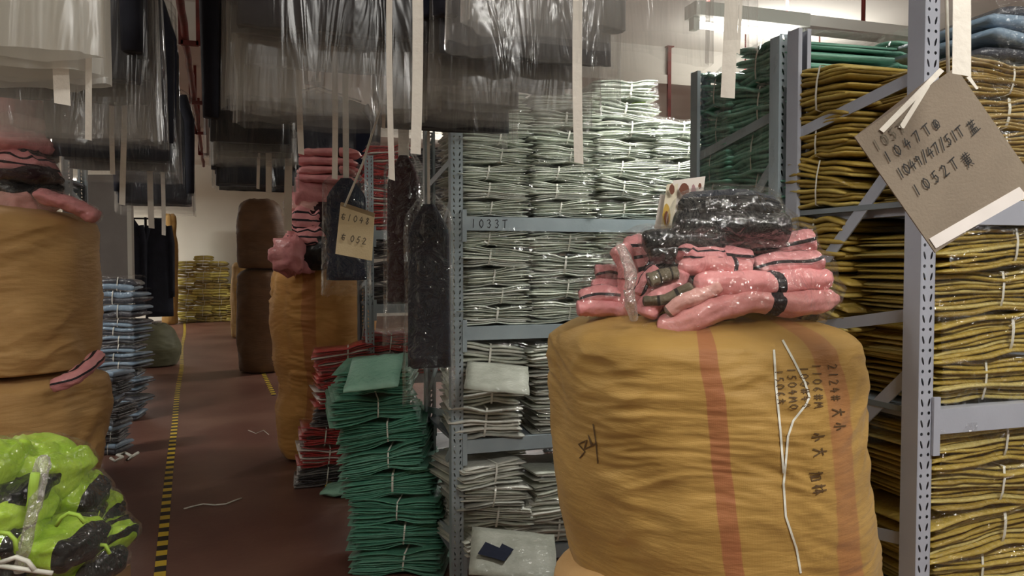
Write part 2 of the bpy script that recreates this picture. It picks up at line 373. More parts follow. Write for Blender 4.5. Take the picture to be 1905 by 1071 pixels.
def rack(label, x0, x1, y0, y1, h, levels, mat, sides=(0, 1)):
    t = thing('storage_rack', label, 'shelving rack', (x0, y0, 0), 'boltless steel storage racks')
    w = 0.052 if mat != M['rack2'] else 0.042
    for ix, x in enumerate((x0, x1)):
        for iy, (y, s) in enumerate(((y0, 1), (y1, -1))):
            o = link('post', post_mesh(h, mat), t, (x + (w / 2 if ix == 0 else -w / 2) - x0, y - y0, 0))
            if s < 0: o.rotation_euler = (0, 0, pi)
            MB().box((x + (0 if ix == 0 else -w) - .008, min(y, y + s * .055) - .004, 0), (x + (w if ix == 0 else 0) + .008, max(y, y + s * .055) + .004, 0.006)).build('foot_plate', mat, t)
    # end-frame bracing
    for x in (x0 + .012, x1 - .012):
        zz = [0.25, 0.78, 1.33, 1.9]
        for k, z in enumerate(zz):
            MB().bar((x, y0 + .04, z + .04), (x, y1 - .04, z - .03), .03, .004, up=UP).build('tie_bar', mat, t)
        for k in range(3):
            MB().bar((x + .004, y0 + .04, zz[k + 1] - .1), (x + .004, y1 - .04, zz[k] + .06), .034, .004, up=UP).build('brace', mat, t)
    for z in levels:
        for (y, s) in ((y0, -1), (y1, 1)):
            yy = y + s * 0.002
            ya, yb = sorted((yy - s * .03, yy + s * .004))
            mb = MB().box((x0 + w, ya, z - .06), (x1 - w, yb, z))
            bo = mb.build('beam', mat, t)
            if s < 0 and z == levels[0]: t_first = bo
            for xx in (x0 + w - .004, x1 - w - .016):
                mb = MB().box((xx, min(yy, yy + s * .007), z - .11), (xx + .02, max(yy, yy + s * .005), z + .03)); mb.build('beam_connector', mat, t)
        for x in (x0 + w, x1 - w - .03):
            MB().box((x, y0 + .03, z - .035), (x + .03, y1 - .03, z - .004)).build('side_bar', mat, t)
        MB().box((x0 + w * .3, y0 + .032, z - .016), (x1 - w * .3, y1 - .032, z - .002)).build('shelf_deck', M['deck'], t)
    BEAM[label] = t_first
    return t
BEAM = {}
CX, CY = P(838, 600, 3.40).x, 3.30
C_LV = [P(866, 403, 3.42).z, P(866, 607, 3.42).z, P(866, 817, 3.42).z, 0.20]
rC = rack('grey-blue steel rack of white garments whose beam reads 1033T', CX, CX + 1.75, CY, CY + .6, 2.16, C_LV, M['rack'])
AX, AY = 1.485, 1.45
A_LV = [P(1760, 372, 1.9).z, P(1750, 757, 1.88).z, 0.66, 0.16]
rA = rack('pale grey steel rack of yellow bundles with a tall post in front', AX, AX + 1.6, AY, AY + .5, 2.17, A_LV, M['rack2'])
BY = AY + .53
rB = rack('steel rack of green bundles standing behind the yellow rack', AX - .005, AX + 1.6, BY, BY + .5, 2.17, [A_LV[0] - .01, A_LV[1] - .01, 0.66, 0.16], M['rack'])
DX, DY = P(681, 500, 5.2).x, P(678, 500, 5.2).y
D_LV = [P(700, 428, 5.2).z, P(700, 566, 5.2).z, P(700, 700, 5.2).z, 0.2]
rD = rack('narrow-looking grey rack of red and black bundles beside the pink heap', DX, DX + 1.5, DY, DY + .5, P(685, 288, 5.2).z, D_LV, M['rack'])
E1 = P(16, 150, 4.3)
rE = rack('left rack, its perforated post showing above the pink garments', E1.x - 1.3, E1.x + .03, E1.y + .02, E1.y + .5, 2.2, [1.68, 1.2, .7, .2], M['rack2'])
E2 = P(122, 300, 4.9)
rF = rack('rack behind the left sacks with a blue-white perforated post', E2.x - 1.3, E2.x + .03, E2.y, E2.y + .5, 2.2, [P(122, 330, 4.9).z, 1.2, .7, .2], M['rack'])

# ------------------------------------------------------------------ garment bundles
WAVE = {'white': .55, 'pale': .7, 'yellow': .6, 'bright': .55, 'ochre': .6, 'teal': .7, 'green': .5, 'blue': 1.2, 'mustard_far': 1.2}
WRAP = {'white', 'bright', 'teal', 'red', 'ochre', 'black', 'pale', 'blue'}
TF = {'green': 1.0, 'bright': .95, 'yellow': .98, 'ochre': .98, 'teal': .98, 'white': .80, 'pale': .8}
def layer(i, n, W, D, Hh, seed, pinch, px0, skew, mat, wv=1.0, tf=.84):
    rr = random.Random(seed * 131 + i * 17)
    t = Hh / n * tf
    s = (i + .5) / n
    jx0 = rr.uniform(-.03, .02); jx1 = rr.uniform(-.02, .03); jy = rr.uniform(-.014, .012); wa = rr.uniform(.001, .006) * wv; wp = rr.uniform(0, 6.28); wf = rr.uniform(8, 30)
    nx = 12; v = []; f = []
    x0 = -W / 2 + jx0; x1 = W / 2 + jx1
    sec = [(D, -.3), (D * .5, -.5), (.016, -.5), (.005, -.36), (0, 0), (.005, .36), (.016, .5), (D * .5, .5), (D, .3)]
    m = len(sec)
    droop_l = rr.uniform(-.2, .35) * t * 2; droop_r = rr.uniform(-.2, .35) * t * 2
    for a in range(nx + 1):
        u = a / nx; x = x0 + (x1 - x0) * u; q = (x - px0) / W
        p = exp(-(q * q) / 0.028)
        hh = Hh * (1 - pinch * p)
        e = 2 * u - 1
        zc = Hh * .5 + (s - .5) * hh + wa * sin(wf * x + wp) + skew * Hh * e * (s) * .5 - abs(e) ** 3 * (droop_l if e < 0 else droop_r)
        zc = max(zc, t * .4)
        th = t * (1 - .25 * pinch * p) * (0.45 if a in (0, nx) else 1.0)
        for (yy, zz) in sec:
            y = yy + jy + (0.012 * p * pinch * 2 if yy < .1 else 0) + (.006 * nz(x * 18, i * 3.1, seed) if yy < .1 else 0)
            dz = .004 * nz(x * 14, y * 12, i * 2.3 + seed)
            v.append((x, y, zc + zz * th + (dz if yy > .1 else dz * .5)))
    for a in range(nx):
        for k in range(m):
            k2 = (k + 1) % m; f.append((a * m + k, (a + 1) * m + k, (a + 1) * m + k2, a * m + k2))
    f.append(tuple(range(m))); f.append(tuple(nx * m + k for k in range(m))[::-1])
    return meshdata('folded_garment', v, f, mat)
PROTO = {}
def proto(kind, W, D, Hh, n, nvar, pinch=.42, single=False):
    lst = []
    for k in range(nvar):
        sd = sum(map(ord, kind)) + k * 7
        rr = random.Random(sd)
        root = bpy.data.objects.new('garment_bundle', None); root.empty_display_size = .05
        px0 = rr.uniform(-.08, .08) * W * 1.5; skew = rr.uniform(-.4, .4); pc = pinch * rr.uniform(.55, 1.15)
        metas = []
        for i in range(n):
            mt = KM[kind][min(int(rr.random() ** 1.2 * len(KM[kind])), len(KM[kind]) - 1)]
            metas.append(('folded_garment', layer(i, n, W, D, Hh, sd, pc, px0, skew, mt, WAVE.get(kind, 1.0), TF.get(kind, .84))))
        # tie string round the waist of the bundle
        v = []; f = []; w2 = rr.uniform(.003, .005); tz = Hh * (1 - pc)
        zlo, zhi = Hh * .5 - tz * .5 - .003, Hh * .5 + tz * .5 + .005
        ring = [(-.004, zlo + .004), (-.009, Hh * .35), (-.009, Hh * .65), (-.002, zhi), (D * .5, Hh * .97), (D + .004, Hh * .8), (D + .004, Hh * .2), (D * .5, .0), (.01, zlo)]
        for (yy, zz) in ring:
            for sx in (-1, 1): v.append((px0 + sx * w2 + (zz - Hh / 2) * .12, yy + .012 * pc * 2, zz))
        for j in range(len(ring)):
            a0 = 2 * j; b0 = 2 * ((j + 1) % len(ring)); f.append((a0, a0 + 1, b0 + 1, b0))
        metas.append(('tie_string', meshdata('tie_string', v, f, M['string'])))
        if kind in WRAP:
            v = []; f = []; na = 18; nb = 12
            for a in range(na + 1):
                u = a / na; e = 2 * u - 1; x = e * (W / 2 + .012); q = (x - px0) / W; p = exp(-(q * q) / 0.028) * pc
                hh = Hh * (1 - p * .8) * (1 if 0 < a < na else .75) + .008; zc = Hh / 2 + .002
                for b_ in range(nb + 1):
                    th = b_ / nb   # bottom front -> up the front -> back over the top
                    if th < .45: y, zz = -.010 + .02 * p, zc - hh / 2 + hh * (th / .45)
                    else: y, zz = -.010 + .02 * p + (th - .45) / .55 * D, zc + hh / 2
                    c1 = .007 * (1 - 2.2 * abs(nz(x * 16 + k * 9, zz * 22, y * 9 + sd)))
                    v.append((x, y - (c1 if th < .5 else 0) - .004, max(.002, zz + (c1 if th > .4 else 0))))
            for a in range(na):
                for b_ in range(nb): i0 = a * (nb + 1) + b_; f.append((i0, i0 + 1, i0 + nb + 2, i0 + nb + 1))
            metas.append(('plastic_wrap', meshdata('plastic_wrap', v, f, M['film' if kind in ('bright', 'ochre', 'teal', 'red') else 'film_wrap'])))
        lst.append(metas)
    PROTO[kind] = dict(v=lst, W=W, D=D, H=Hh); return lst
proto('white', .30, .34, .125, 9, 7, .27)
proto('pale', .30, .36, .125, 8, 5, .22)
proto('green', .42, .34, .125, 15, 4, .32)
proto('teal', .27, .40, .13, 10, 4, .2)
proto('yellow', .26, .36, .13, 10, 4, .2)
proto('ochre', .30, .36, .13, 9, 4, .2)
proto('bright', .40, .27, .125, 9, 4, .3)
proto('red', .34, .30, .12, 10, 3, .35)
proto('black', .34, .34, .12, 9, 3, .2)
proto('pink', .34, .30, .09, 4, 2, .2)
proto('blue', .30, .30, .07, 2, 3, .1)
proto('mustard_far', .46, .34, .12, 2, 3, .1)
ORD = ['topmost', 'second-from-top', 'third-from-top', 'fourth-from-top', 'fifth-from-top', 'sixth-from-top', 'seventh-from-top', 'eighth-from-top', 'ninth-from-top', 'tenth-from-top', 'eleventh-from-top', 'twelfth-from-top', 'thirteenth-from-top', 'fourteenth-from-top']
BC = [0]
def bundle(kind, loc, rz, label, group, scale=(1, 1, 1), rx=0., ry=0., var=None):
    metas = PROTO[kind]['v'][BC[0] % len(PROTO[kind]['v']) if var is None else var]; BC[0] += 1
    root = bpy.data.objects.new('garment_bundle', None); root.empty_display_size = .05; C.objects.link(root)
    root.location = loc; root.rotation_euler = (rx, ry, rz); root.scale = scale
    for nm, me in metas:
        o = bpy.data.objects.new(nm, me); C.objects.link(o); o.parent = root
    return tag(root, label, 'garment bundle', group)
def stack(kind, x, y, z0, n, rz, desc, place, sx=1., sz=1., jit=.012, lean=(0, 0), group=None, sy=1., tilt=0.02, yawj=4, ztop=None, rn=None):
    """x,y = centre of the front edge; bundles sit one on the other"""
    rr = rn or random.Random(int(abs(x) * 997 + abs(y) * 131 + abs(z0) * 17))
    if ztop: sz = (ztop - z0) / n / PROTO[kind]['H'] / .985
    z = z0
    for i in range(n):
        f = i / max(1, n - 1); Hh = PROTO[kind]['H'] * sz
        dx = rr.uniform(-jit, jit) + lean[0] * f; dy = rr.uniform(-jit * .6, jit * .6) + lean[1] * f
        a = rz + R(rr.uniform(-yawj, yawj))
        lx = x + cos(rz) * dx - sin(rz) * dy; ly = y + sin(rz) * dx + cos(rz) * dy
        bundle(kind, (lx, ly, z), a, '%s, %s in %s' % (desc, ORD[n - 1 - i], place), group or 'tied bundles of folded garments',
               (sx * rr.uniform(.96, 1.04), sy, sz * rr.uniform(.97, 1.03)), ry=rr.uniform(-tilt, tilt) * (i > 0), rx=0)
        z += Hh * .985
    return z

# --- white rack C.  columns by pixel x on the front plane
def xat(px, y):
    """world x where the vertical plane world-y = y is seen at pixel column px"""
    X, Y, Z = cv(px, 485); d = tow(X, Y, 0); d = Vector((d.x, d.y)); return d.x * y / d.y
yC = CY + .012
cols = [('left column', 926, 3), ('second column', 1050, 3), ('third column', 1166, 3), ('fourth column', 1270, 3)]
top_n = [7, 7, 7, 5]; top_z = [P(925, 172, 3.45).z, P(1050, 165, 3.5).z, P(1150, 138, 3.55).z, P(1250, 215, 3.65).z]
for (cn, px, _), n, zt in zip(cols, top_n, top_z):
    stack('white', xat(px, yC), yC, C_LV[0], n, 0, 'white garment bundle', '%s above the 1033T beam' % cn, ztop=zt, jit=.012, tilt=.07 if n > 5 else .03, sx=1.0, yawj=6)
for (cn, px, _), n, zt in zip(cols[:4], [5, 4, 4, 4], [P(925, 424, 3.45).z, P(1050, 428, 3.5).z, P(1166, 428, 3.5).z, P(1260, 430, 3.6).z]):
    stack('white', xat(px, yC), yC, C_LV[1], n, 0, 'white garment bundle', '%s just under the 1033T beam' % cn, ztop=zt, jit=.006, tilt=.02, yawj=3)
for (cn, px, _), n, zt in zip(cols[:3], [3, 4, 4], [P(925, 640, 3.45).z, P(1050, 640, 3.5).z, P(1166, 640, 3.5).z]):
    stack('pale', xat(px, yC) - (.03 if cn == 'left column' else 0), yC - .01, C_LV[2], n, 0, 'loose white garment bundle', '%s on the third shelf' % cn, ztop=zt, jit=.03, tilt=.05, yawj=14)
for (cn, px, _), n, zt in zip(cols[:3], [4, 3, 4], [P(925, 860, 3.45).z, P(1050, 880, 3.5).z, P(1166, 880, 3.5).z]):
    stack('pale', xat(px, yC), yC - .02, C_LV[3], n, 0, 'grey-white garment bundle', '%s on the lowest shelf seen' % cn, ztop=zt, jit=.03, tilt=.05, yawj=12)
# a second row behind, seen through the end frame of the rack
for lv, nn, nm in ((0, 5, 'above the 1033T beam'), (1, 4, 'under the 1033T beam'), (2, 3, 'on the third shelf'), (3, 3, 'on the lowest shelf')):
    z1 = C_LV[lv] + .40 if lv else C_LV[0] + .44
    stack('pale', CX + .045, CY + .3, C_LV[lv], nn, -pi / 2, 'end-on white bundle', 'stack behind the corner post %s' % nm, ztop=z1, sx=.75, jit=.01, yawj=6)

# --- yellow rack A: front stacks face the camera, stacks behind them are seen through the end frame
yA = AY + .015
WO = [('bright', A_LV[1], 4, P(1800, 412, 1.75).z, 'shiny yellow bundle', 'stack right of the tall post between the two beams'),
      ('bright', 0.66, 4, P(1800, 815, 1.75).z, 'shiny yellow bundle', 'stack right of the tall post below the lower beam'),
      ('ochre', A_LV[0], 4, P(1800, 75, 1.75).z, 'ochre garment bundle', 'stack behind the large cardboard tag')]
for k, z0, n, zt, ds, pl in WO:
    stack(k, AX + .055 + .21, yA, z0, n, 0, ds, pl, ztop=zt, sx=.98, jit=.01, tilt=.04, yawj=3)
for z0, n, zt, pl in ((A_LV[0], 3, P(1570, 128, 2.25).z, 'rear stack on the top shelf of the yellow rack'), (A_LV[1], 3, P(1570, 400, 2.2).z, 'rear stack on the middle shelf of the yellow rack'),
                      (0.66, 3, P(1600, 800, 2.15).z, 'rear stack on the lower shelf of the yellow rack')):
    stack('yellow', AX + .012, AY + .375, z0, n, -pi / 2, 'mustard bundle', pl, ztop=zt, sx=.84, jit=.008, tilt=.03, yawj=4)
    # (front row is the facing stack)
# green rack B
stack('teal', AX + .02, BY + .15, A_LV[0] - .01, 4, -pi / 2, 'teal green bundle', 'front stack on the top shelf of the green rack', ztop=P(1460, 72, 2.45).z, jit=.01, tilt=.06, yawj=6)
stack('teal', AX + .02, BY + .385, A_LV[0] - .01, 4, -pi / 2, 'teal green bundle', 'rear stack on the top shelf of the green rack', ztop=P(1350, 135, 2.7).z, sx=.8, jit=.01, tilt=.04, yawj=6)
stack('teal', AX + .46, BY + .15, A_LV[0] - .01, 4, -pi / 2, 'teal green bundle', 'inner stack on the top shelf of the green rack', ztop=P(1560, 78, 2.6).z, jit=.01, tilt=.05, yawj=8)
stack('yellow', AX + .02, BY + .15, A_LV[1] - .01, 3, -pi / 2, 'mustard bundle', 'front stack on the middle shelf of the green rack', jit=.01, tilt=.02)
stack('yellow', AX + .02, BY + .385, A_LV[1] - .01, 3, -pi / 2, 'mustard bundle', 'rear stack on the middle shelf of the green rack', sx=.8, jit=.01, tilt=.02)
# blue-grey garments in plastic on top of the yellow front stacks
zt = P(1800, 75, 1.75).z
for k in range(2):
    bundle('blue', (AX + .40 + .02 * k, yA + .01, zt + .005 + .07 * k * 1.1), R(4 - 6 * k), ('lower' if k == 0 else 'upper') + ' blue-grey garment packet lying on the ochre stack at the top right corner', 'blue-grey packets', (1.15, 1, 1.1))

# --- rack D: red and black
yD = DY + .02
dcols = [(718, 'left'), (800, 'middle')]
for px, cn in dcols:
    xx = xat(px, yD) + (.03 if cn == 'left' else 0)
    stack('red' if cn == 'left' else 'black', xx, yD, D_LV[0], 4, 0, 'white-edged ' + ('red' if cn == 'left' else 'black') + ' bundle', cn + ' column on the top shelf of the red rack', ztop=P(718, 268, 5.25).z, sx=.8, jit=.01)
    stack('black', xx, yD, D_LV[1], 3, 0, 'black garment bundle', cn + ' column on the second shelf of the red rack', ztop=P(718, 440, 5.25).z, sx=.8, jit=.01)
    stack('red', xx, yD, D_LV[2], 2, 0, 'red garment bundle', cn + ' column on the third shelf of the red rack', ztop=P(718, 620, 5.25).z, sx=.8, jit=.01)
# --- red bundles on the floor in front of rack D
def sp(kind, px, py, d, w_px, h_px, rz, rx, ry, label, group, k=1.0):
    s = d / F; W = PROTO[kind]['W']; Hh = PROTO[kind]['H']
    p = P(px, py, d); bundle(kind, p, rz, label, group, (w_px * s / W, k, h_px * s / Hh), rx=rx, ry=ry)
fl = random.Random(5)
zz = 0.0
RF = [(600, 'black', 92), (604, 'red', 88), (606, 'red', 84), (622, 'black', 80), (640, 'red', 92), (646, 'red', 92), (640, 'red', 100)]
for i, (px, kd, wp) in enumerate(RF):
    base = P(px, 700, 5.12); Hh = .135
    bundle(kd, (base.x, base.y, zz), -YAW * .3 + R(fl.uniform(-10, 10)), 'dark red bundle with white edges, %s in the slumped heap before the brown sack' % ORD[len(RF) - 1 - i], 'red bundles on the floor',
           (wp * 5.2 / F / .34, 1.0, Hh / .12), ry=fl.uniform(-.12, .02) if i > 3 else fl.uniform(-.03, .03))
    zz += Hh * .985
# --- leaning green stack on the floor
z = 0.0; GN = 8
gx = [735, 737, 733, 722, 712, 712, 700, 692]
gw = [160, 166, 158, 160, 150, 150, 150, 128]
for i in range(GN):
    p = P(gx[i], 700, 3.66 + .02 * (i % 2)); Hh = .124
    bundle('green', (p.x, p.y, z), -YAW + R([-4, 3, -6, 2, -3, 4, 16, 0][i]), 'green garment bundle, %s in the leaning stack on the floor' % ORD[GN - 1 - i], 'green bundles in the leaning floor stack',
           (gw[i] * 3.75 / F / .42, 1.05, Hh / .125), ry=[0, -.03, -.07, -.1, -.12, -.16, -.1, -.04][i], rx=[0, .02, .03, .04, .05, .05, .06, .1][i])
    z += Hh * .99
gtop = z
# pale green garment packet on top, tipped towards the viewer
def slab(name, c, ax, ay, az, w, d, h, mat, parent=None, seed=0, nn=8):
    """soft folded slab with rounded rim centred at c"""
    v = []; f = []; n = nn
    ax = Vector(ax).normalized(); ay = Vector(ay).normalized(); az = ax.cross(ay).normalized()
    for s in (1, -1):
        for i in range(n + 1):
            for j in range(n + 1):
                a = 2 * i / n - 1; b = 2 * j / n - 1
                ed = (1 - abs(a) ** 6) * (1 - abs(b) ** 6)
                q = Vector(c) + ax * (a * w / 2 * (1 + .03 * nz(b * 2, seed, 1))) + ay * (b * d / 2 * (1 + .03 * nz(a * 2, seed, 5))) + az * (s * h / 2 * (.25 + .75 * ed) + .3 * h * nz(a * 2 + seed, b * 2, s))
                v.append(q)
    m = n + 1
    for s in (0, 1):
        o = s * m * m
        for i in range(n):
            for j in range(n):
                q = (o + i * m + j, o + (i + 1) * m + j, o + (i + 1) * m + j + 1, o + i * m + j + 1); f.append(q if s == 0 else q[::-1])
    rim = [i * m for i in range(m)] + [n * m + j for j in range(1, m)] + [i * m + n for i in range(n - 1, -1, -1)] + [j for j in range(n - 1, 0, -1)]
    for k in range(len(rim)):
        a = rim[k]; b = rim[(k + 1) % len(rim)]; f.append((a, a + m * m, b + m * m, b))
    uv = [((i // m) % m / n, (i % m) / n) for i in range(2 * m * m)]
    if parent is not None: return part(name, v, f, mat, parent, uvs=uv)
    return meshdata(name, v, f, mat, uvs=uv)
pg = packed('pale_mint_packet', (132, 184, 160), (150, 198, 176), .8)
pc = P(697, 692, 3.62)
t = thing('mint_packet', 'pale mint garment packet tipped forward on top of the leaning green stack', 'garment packet', (pc.x, pc.y, pc.z - .05))
slab('packet_body', pc + Vector((0, 0, .0)), RIGHT + UP * .12, UP * .5 + FWD * .85, None, .25, .25, .03, pg, t, 3)

# ------------------------------------------------------------------ sacks
def interp(tab, z):
    if z <= tab[0][0]: return tab[0][1:]
    for a, b in zip(tab, tab[1:]):
        if z <= b[0]:
            u = smoothstep(0, 1, (z - a[0]) / (b[0] - a[0])) * .5 + .5 * (z - a[0]) / (b[0] - a[0])
            return tuple(a[k] + (b[k] - a[k]) * u for k in range(1, len(a)))
    return tab[-1][1:]
def sack(name, label, tab, mats, seed, nu=120, nv=110, wr=.010, lump=.03, cat='sack', topk=.10, group='woven sacks stuffed with garments', dip=.03, root=None, squash=.8):
    """tab rows: z, cx, cy, r.  bottom and top close over"""
    z0, z1 = tab[0][0], tab[-1][0]; base = Vector((tab[0][1], tab[0][2], z0))
    t = root or thing(name, label, cat, base, group)
    prof = []
    nb = 5; nt_ = 12
    for k in range(nb): prof.append((z0, sin((k + .2) / nb * pi / 2) * .92, 0))
    for k in range(nv + 1): prof.append((z0 + (z1 - z0) * k / nv, 1.0, 1))
    v = []; uv = []
    hgt = z1 - z0
    rows = []
    for k in range(nb): rows.append((z0 + .0 + .02 * (k / nb) ** 3, .93 * (k + .4) / nb, 0))
    for k in range(nv + 1):
        q = k / nv; z = z0 + .02 + (hgt - .02) * q
        edge = 1.0
        b0 = .10 / hgt
        if q < b0: edge = .93 + .07 * sin(q / b0 * pi / 2)
        t0 = topk / hgt
        if q > 1 - t0: u = (q - (1 - t0)) / t0; edge = max(.62, (1 - (u * .92) ** 2.6 * .45))
        rows.append((z, edge, 1))
    for k in range(1, nt_ + 1): rows.append((z1 + .012 * sin(k / nt_ * pi), .55 * (1 - k / (nt_ + .6)) + .02, 2))
    for j, (z, e, zone) in enumerate(rows):
        cx, cy, r = interp(tab, z)
        for i in range(nu):
            th = 2 * pi * i / nu; cc, ss = cos(th), sin(th)
            lp = nz(cc * 1.4 + seed, ss * 1.4, z * 2.6) * lump + nz(cc * 3 + seed, ss * 3, z * 5) * lump * .4
            q1 = z * 22 + nz(cc * 1.8, ss * 1.8 + seed, z * 3) * 3.4
            w1 = 1 - abs(nz(cc * 1.1 + seed * 2, ss * 1.1, q1 * .55)) * 2.2
            w2 = 1 - abs(nz(cc * 2.3 + seed, ss * 2.3 + 9, z * 34 + nz(cc, ss, z * 3) * 6)) * 2.2
            msk = smoothstep(-.25, .35, nz(cc * 1.3 + 5 + seed, ss * 1.3, z * 2.4))
            wz = wr * (w1 * .9 * msk + w2 * .45 * (.35 + .65 * msk))
            rad = r * e + lp * (1 if zone == 1 else .5) + wz * (1 if zone else 0)
            zz_ = z
            if zone == 1 and e < 1: zz_ += .02 * nz(cc * 2 + seed, ss * 2, 3) * (1 - e) * 3
            if zone == 2: zz_ += nz(cc * e * 6 + seed, ss * e * 6, 2.2) * .02 - dip * (1 - e / .55) + .02 * nz(cc * 2 + seed, ss * 2, 3)
            v.append((cx + cc * rad, cy + ss * rad * squash if False else cy + ss * rad, zz_)); uv.append((i / nu, j / len(rows)))
    f = []
    for j in range(len(rows) - 1):
        for i in range(nu):
            i2 = (i + 1) % nu; f.append((j * nu + i, j * nu + i2, (j + 1) * nu + i2, (j + 1) * nu + i))
    f.append(tuple(range(nu))[::-1]); e = (len(rows) - 1) * nu; f.append(tuple(e + i for i in range(nu)))
    part('sack_body', v, f, mats, t, uvs=uv)
    return t, BVHTree.FromPolygons([Vector(q) for q in v], f)

def px_tab(rowsp, d):
    """rows: (py, px_left, px_right) -> (z,cx,cy,r) sorted upward"""
    out = []
    for (py, a, b) in rowsp:
        p = P((a + b) / 2, py, d); out.append((p.z, p.x, p.y, (b - a) / 2 * d / F * .97))
    return sorted(out)

DB = 1.93
tab = px_tab([(577, 1040, 1540), (640, 1017, 1572), (700, 1020, 1590), (780, 1027, 1596), (850, 1037, 1602), (930, 1047, 1610), (1000, 1060, 1620), (1071, 1074, 1634)], DB)
zb = 0.60
tab = [(zb, tab[0][1] + .005, tab[0][2], .37)] + tab
def ang_u(cx, cy, px, d):
    p = P(px, 700, d); return (math.atan2(p.y - cy, p.x - cx) / (2 * pi)) % 1.0
bc = interp(tab, 1.1)
def u_of(px, py):
    """angle (u) on the big sack where pixel ray meets a cylinder of its radius"""
    rd = ray(px, py); cx, cy, r = interp(tab, 1.1); a = rd.x ** 2 + rd.y ** 2; b = -2 * (rd.x * cx + rd.y * cy); c = cx * cx + cy * cy - r * r
    s = (-b - math.sqrt(max(0, b * b - 4 * a * c))) / (2 * a); return (math.atan2(rd.y * s - cy, rd.x * s - cx) / (2 * pi)) % 1.0
ua, ub = u_of(1322, 700), u_of(1362, 700); uc, ud = u_of(1538, 700), u_of(1580, 700)
m_big = sackmat('ochre_woven_sack', (150, 116, 56), (180, 144, 78), stripes=[((ua + ub) / 2, abs(ub - ua) / 2 * .9, .6), ((uc + ud) / 2, abs(ud - uc) / 2, .42)], sc=(146, 70, 58))
big, bvh = sack('woven_sack', 'huge ochre woven sack with red stripe and handwriting, pink garments on top', tab, m_big, 3, nu=260, nv=200, wr=.009, lump=.03, topk=.075)
m_sack = sackmat('tan_woven_sack', (176, 136, 82), (200, 160, 104), stripes=[(.62, .018, .5)])
m_sack_o = sackmat('orange_tan_woven_sack', (196, 144, 76), (214, 164, 94), stripes=[(.70, .02, .5)])
m_dark = sackmat('brown_woven_sack', (84, 58, 34), (104, 74, 46))
m_gold = sackmat('gold_woven_sack', (150, 116, 62), (170, 134, 76))
# lower sack under the big one
lowc = P(1335, 1000, DB)
sack('woven_sack', 'ochre woven sack lying under the huge one, its edge at the bottom', [(0, lowc.x, lowc.y, .36), (.3, lowc.x - .01, lowc.y, .41), (.60, lowc.x - .02, lowc.y - .02, .405), (.80, lowc.x - .035, lowc.y - .03, .375)], m_sack, 8, nu=90, nv=40, dip=0.0, topk=.1)
# left pair
DL = 3.75
lt = px_tab([(392, -150, 160), (430, -165, 172), (520, -172, 172), (620, -168, 172), (690, -150, 172)], DL)
sack('woven_sack', 'upper tan sack at the left with pink garments heaped on it', lt, m_sack, 21, nu=160, nv=120, wr=.011, lump=.03, topk=.07)
lb = px_tab([(690, -150, 178), (760, -165, 186), (850, -160, 180), (930, -150, 172)], DL)
lb = [(0.0, lb[0][1], lb[0][2], lb[0][3] * .96)] + lb
sack('woven_sack', 'lower tan sack at the left standing behind the lime garments', lb, m_sack, 27, nu=160, nv=110, wr=.012, lump=.035, topk=.06)
# centre sack
DC = 5.98
ct = px_tab([(490, 518, 668), (520, 508, 688), (600, 502, 696), (660, 510, 692), (705, 524, 680), (760, 518, 676), (820, 524, 668)], DC)
ct = [(0.0, ct[0][1], ct[0][2], ct[0][3] * .93)] + ct
sack('woven_sack', 'tall tan sack mid-aisle, pinched low down, pink garments spilling from it', ct, m_sack_o, 33, nu=170, nv=170, wr=.022, lump=.03, topk=.05)
# far sacks on the right of the aisle
def col_sack(px, py_top, py_bot, w_px, label, mt, seed, split=None):
    g = G(px, py_bot); d = Vector((g.x, g.y)).dot(Vector((FWD.x, FWD.y))) + w_px / 2 * .0
    zt_ = P(px, py_top, d).z; r = w_px / 2 * d / F
    c = P(px, 600, d)
    if split: 
        z_s = P(px, split, d).z
        sack('woven_sack', 'lower ' + label, [(0, c.x, c.y, r * .95), (z_s * .5, c.x, c.y, r * 1.03), (z_s, c.x, c.y, r)], mt, seed, nu=48, nv=40, topk=.12)
        sack('woven_sack', 'upper ' + label, [(z_s, c.x, c.y, r * .95), ((z_s + zt_) / 2, c.x + .02, c.y, r * 1.05), (zt_, c.x, c.y, r * .85)], mt, seed + 3, nu=48, nv=40, topk=.14)
    else:
        sack('woven_sack', label, [(0, c.x, c.y, r * .95), (zt_ * .5, c.x, c.y, r * 1.04), (zt_, c.x, c.y, r * .9)], mt, seed, nu=48, nv=50, topk=.12)
    return c, zt_, r
c1, z1_, r1 = col_sack(487, 372, 690, 86, 'dark brown sack of the stacked pair under the hanging black garments', m_dark, 41, 500)
col_sack(449, 488, 628, 36, 'slim gold sack beyond the dark brown pair at the aisle end', m_gold, 47)
col_sack(317, 398, 603, 28, 'slim tall tan sack left of the aisle end', m_gold, 52)
# olive sack on the floor, left of tape
c = G(292, 680); 
sack('woven_sack', 'squat olive green sack on the floor left of the hazard tape', [(0, c.x, c.y, .27), (.25, c.x, c.y, .32), (.60, c.x - .03, c.y, .24)], sackmat('olive_sack', (84, 84, 62), (100, 100, 76)), 61, nu=60, nv=40, topk=.15)

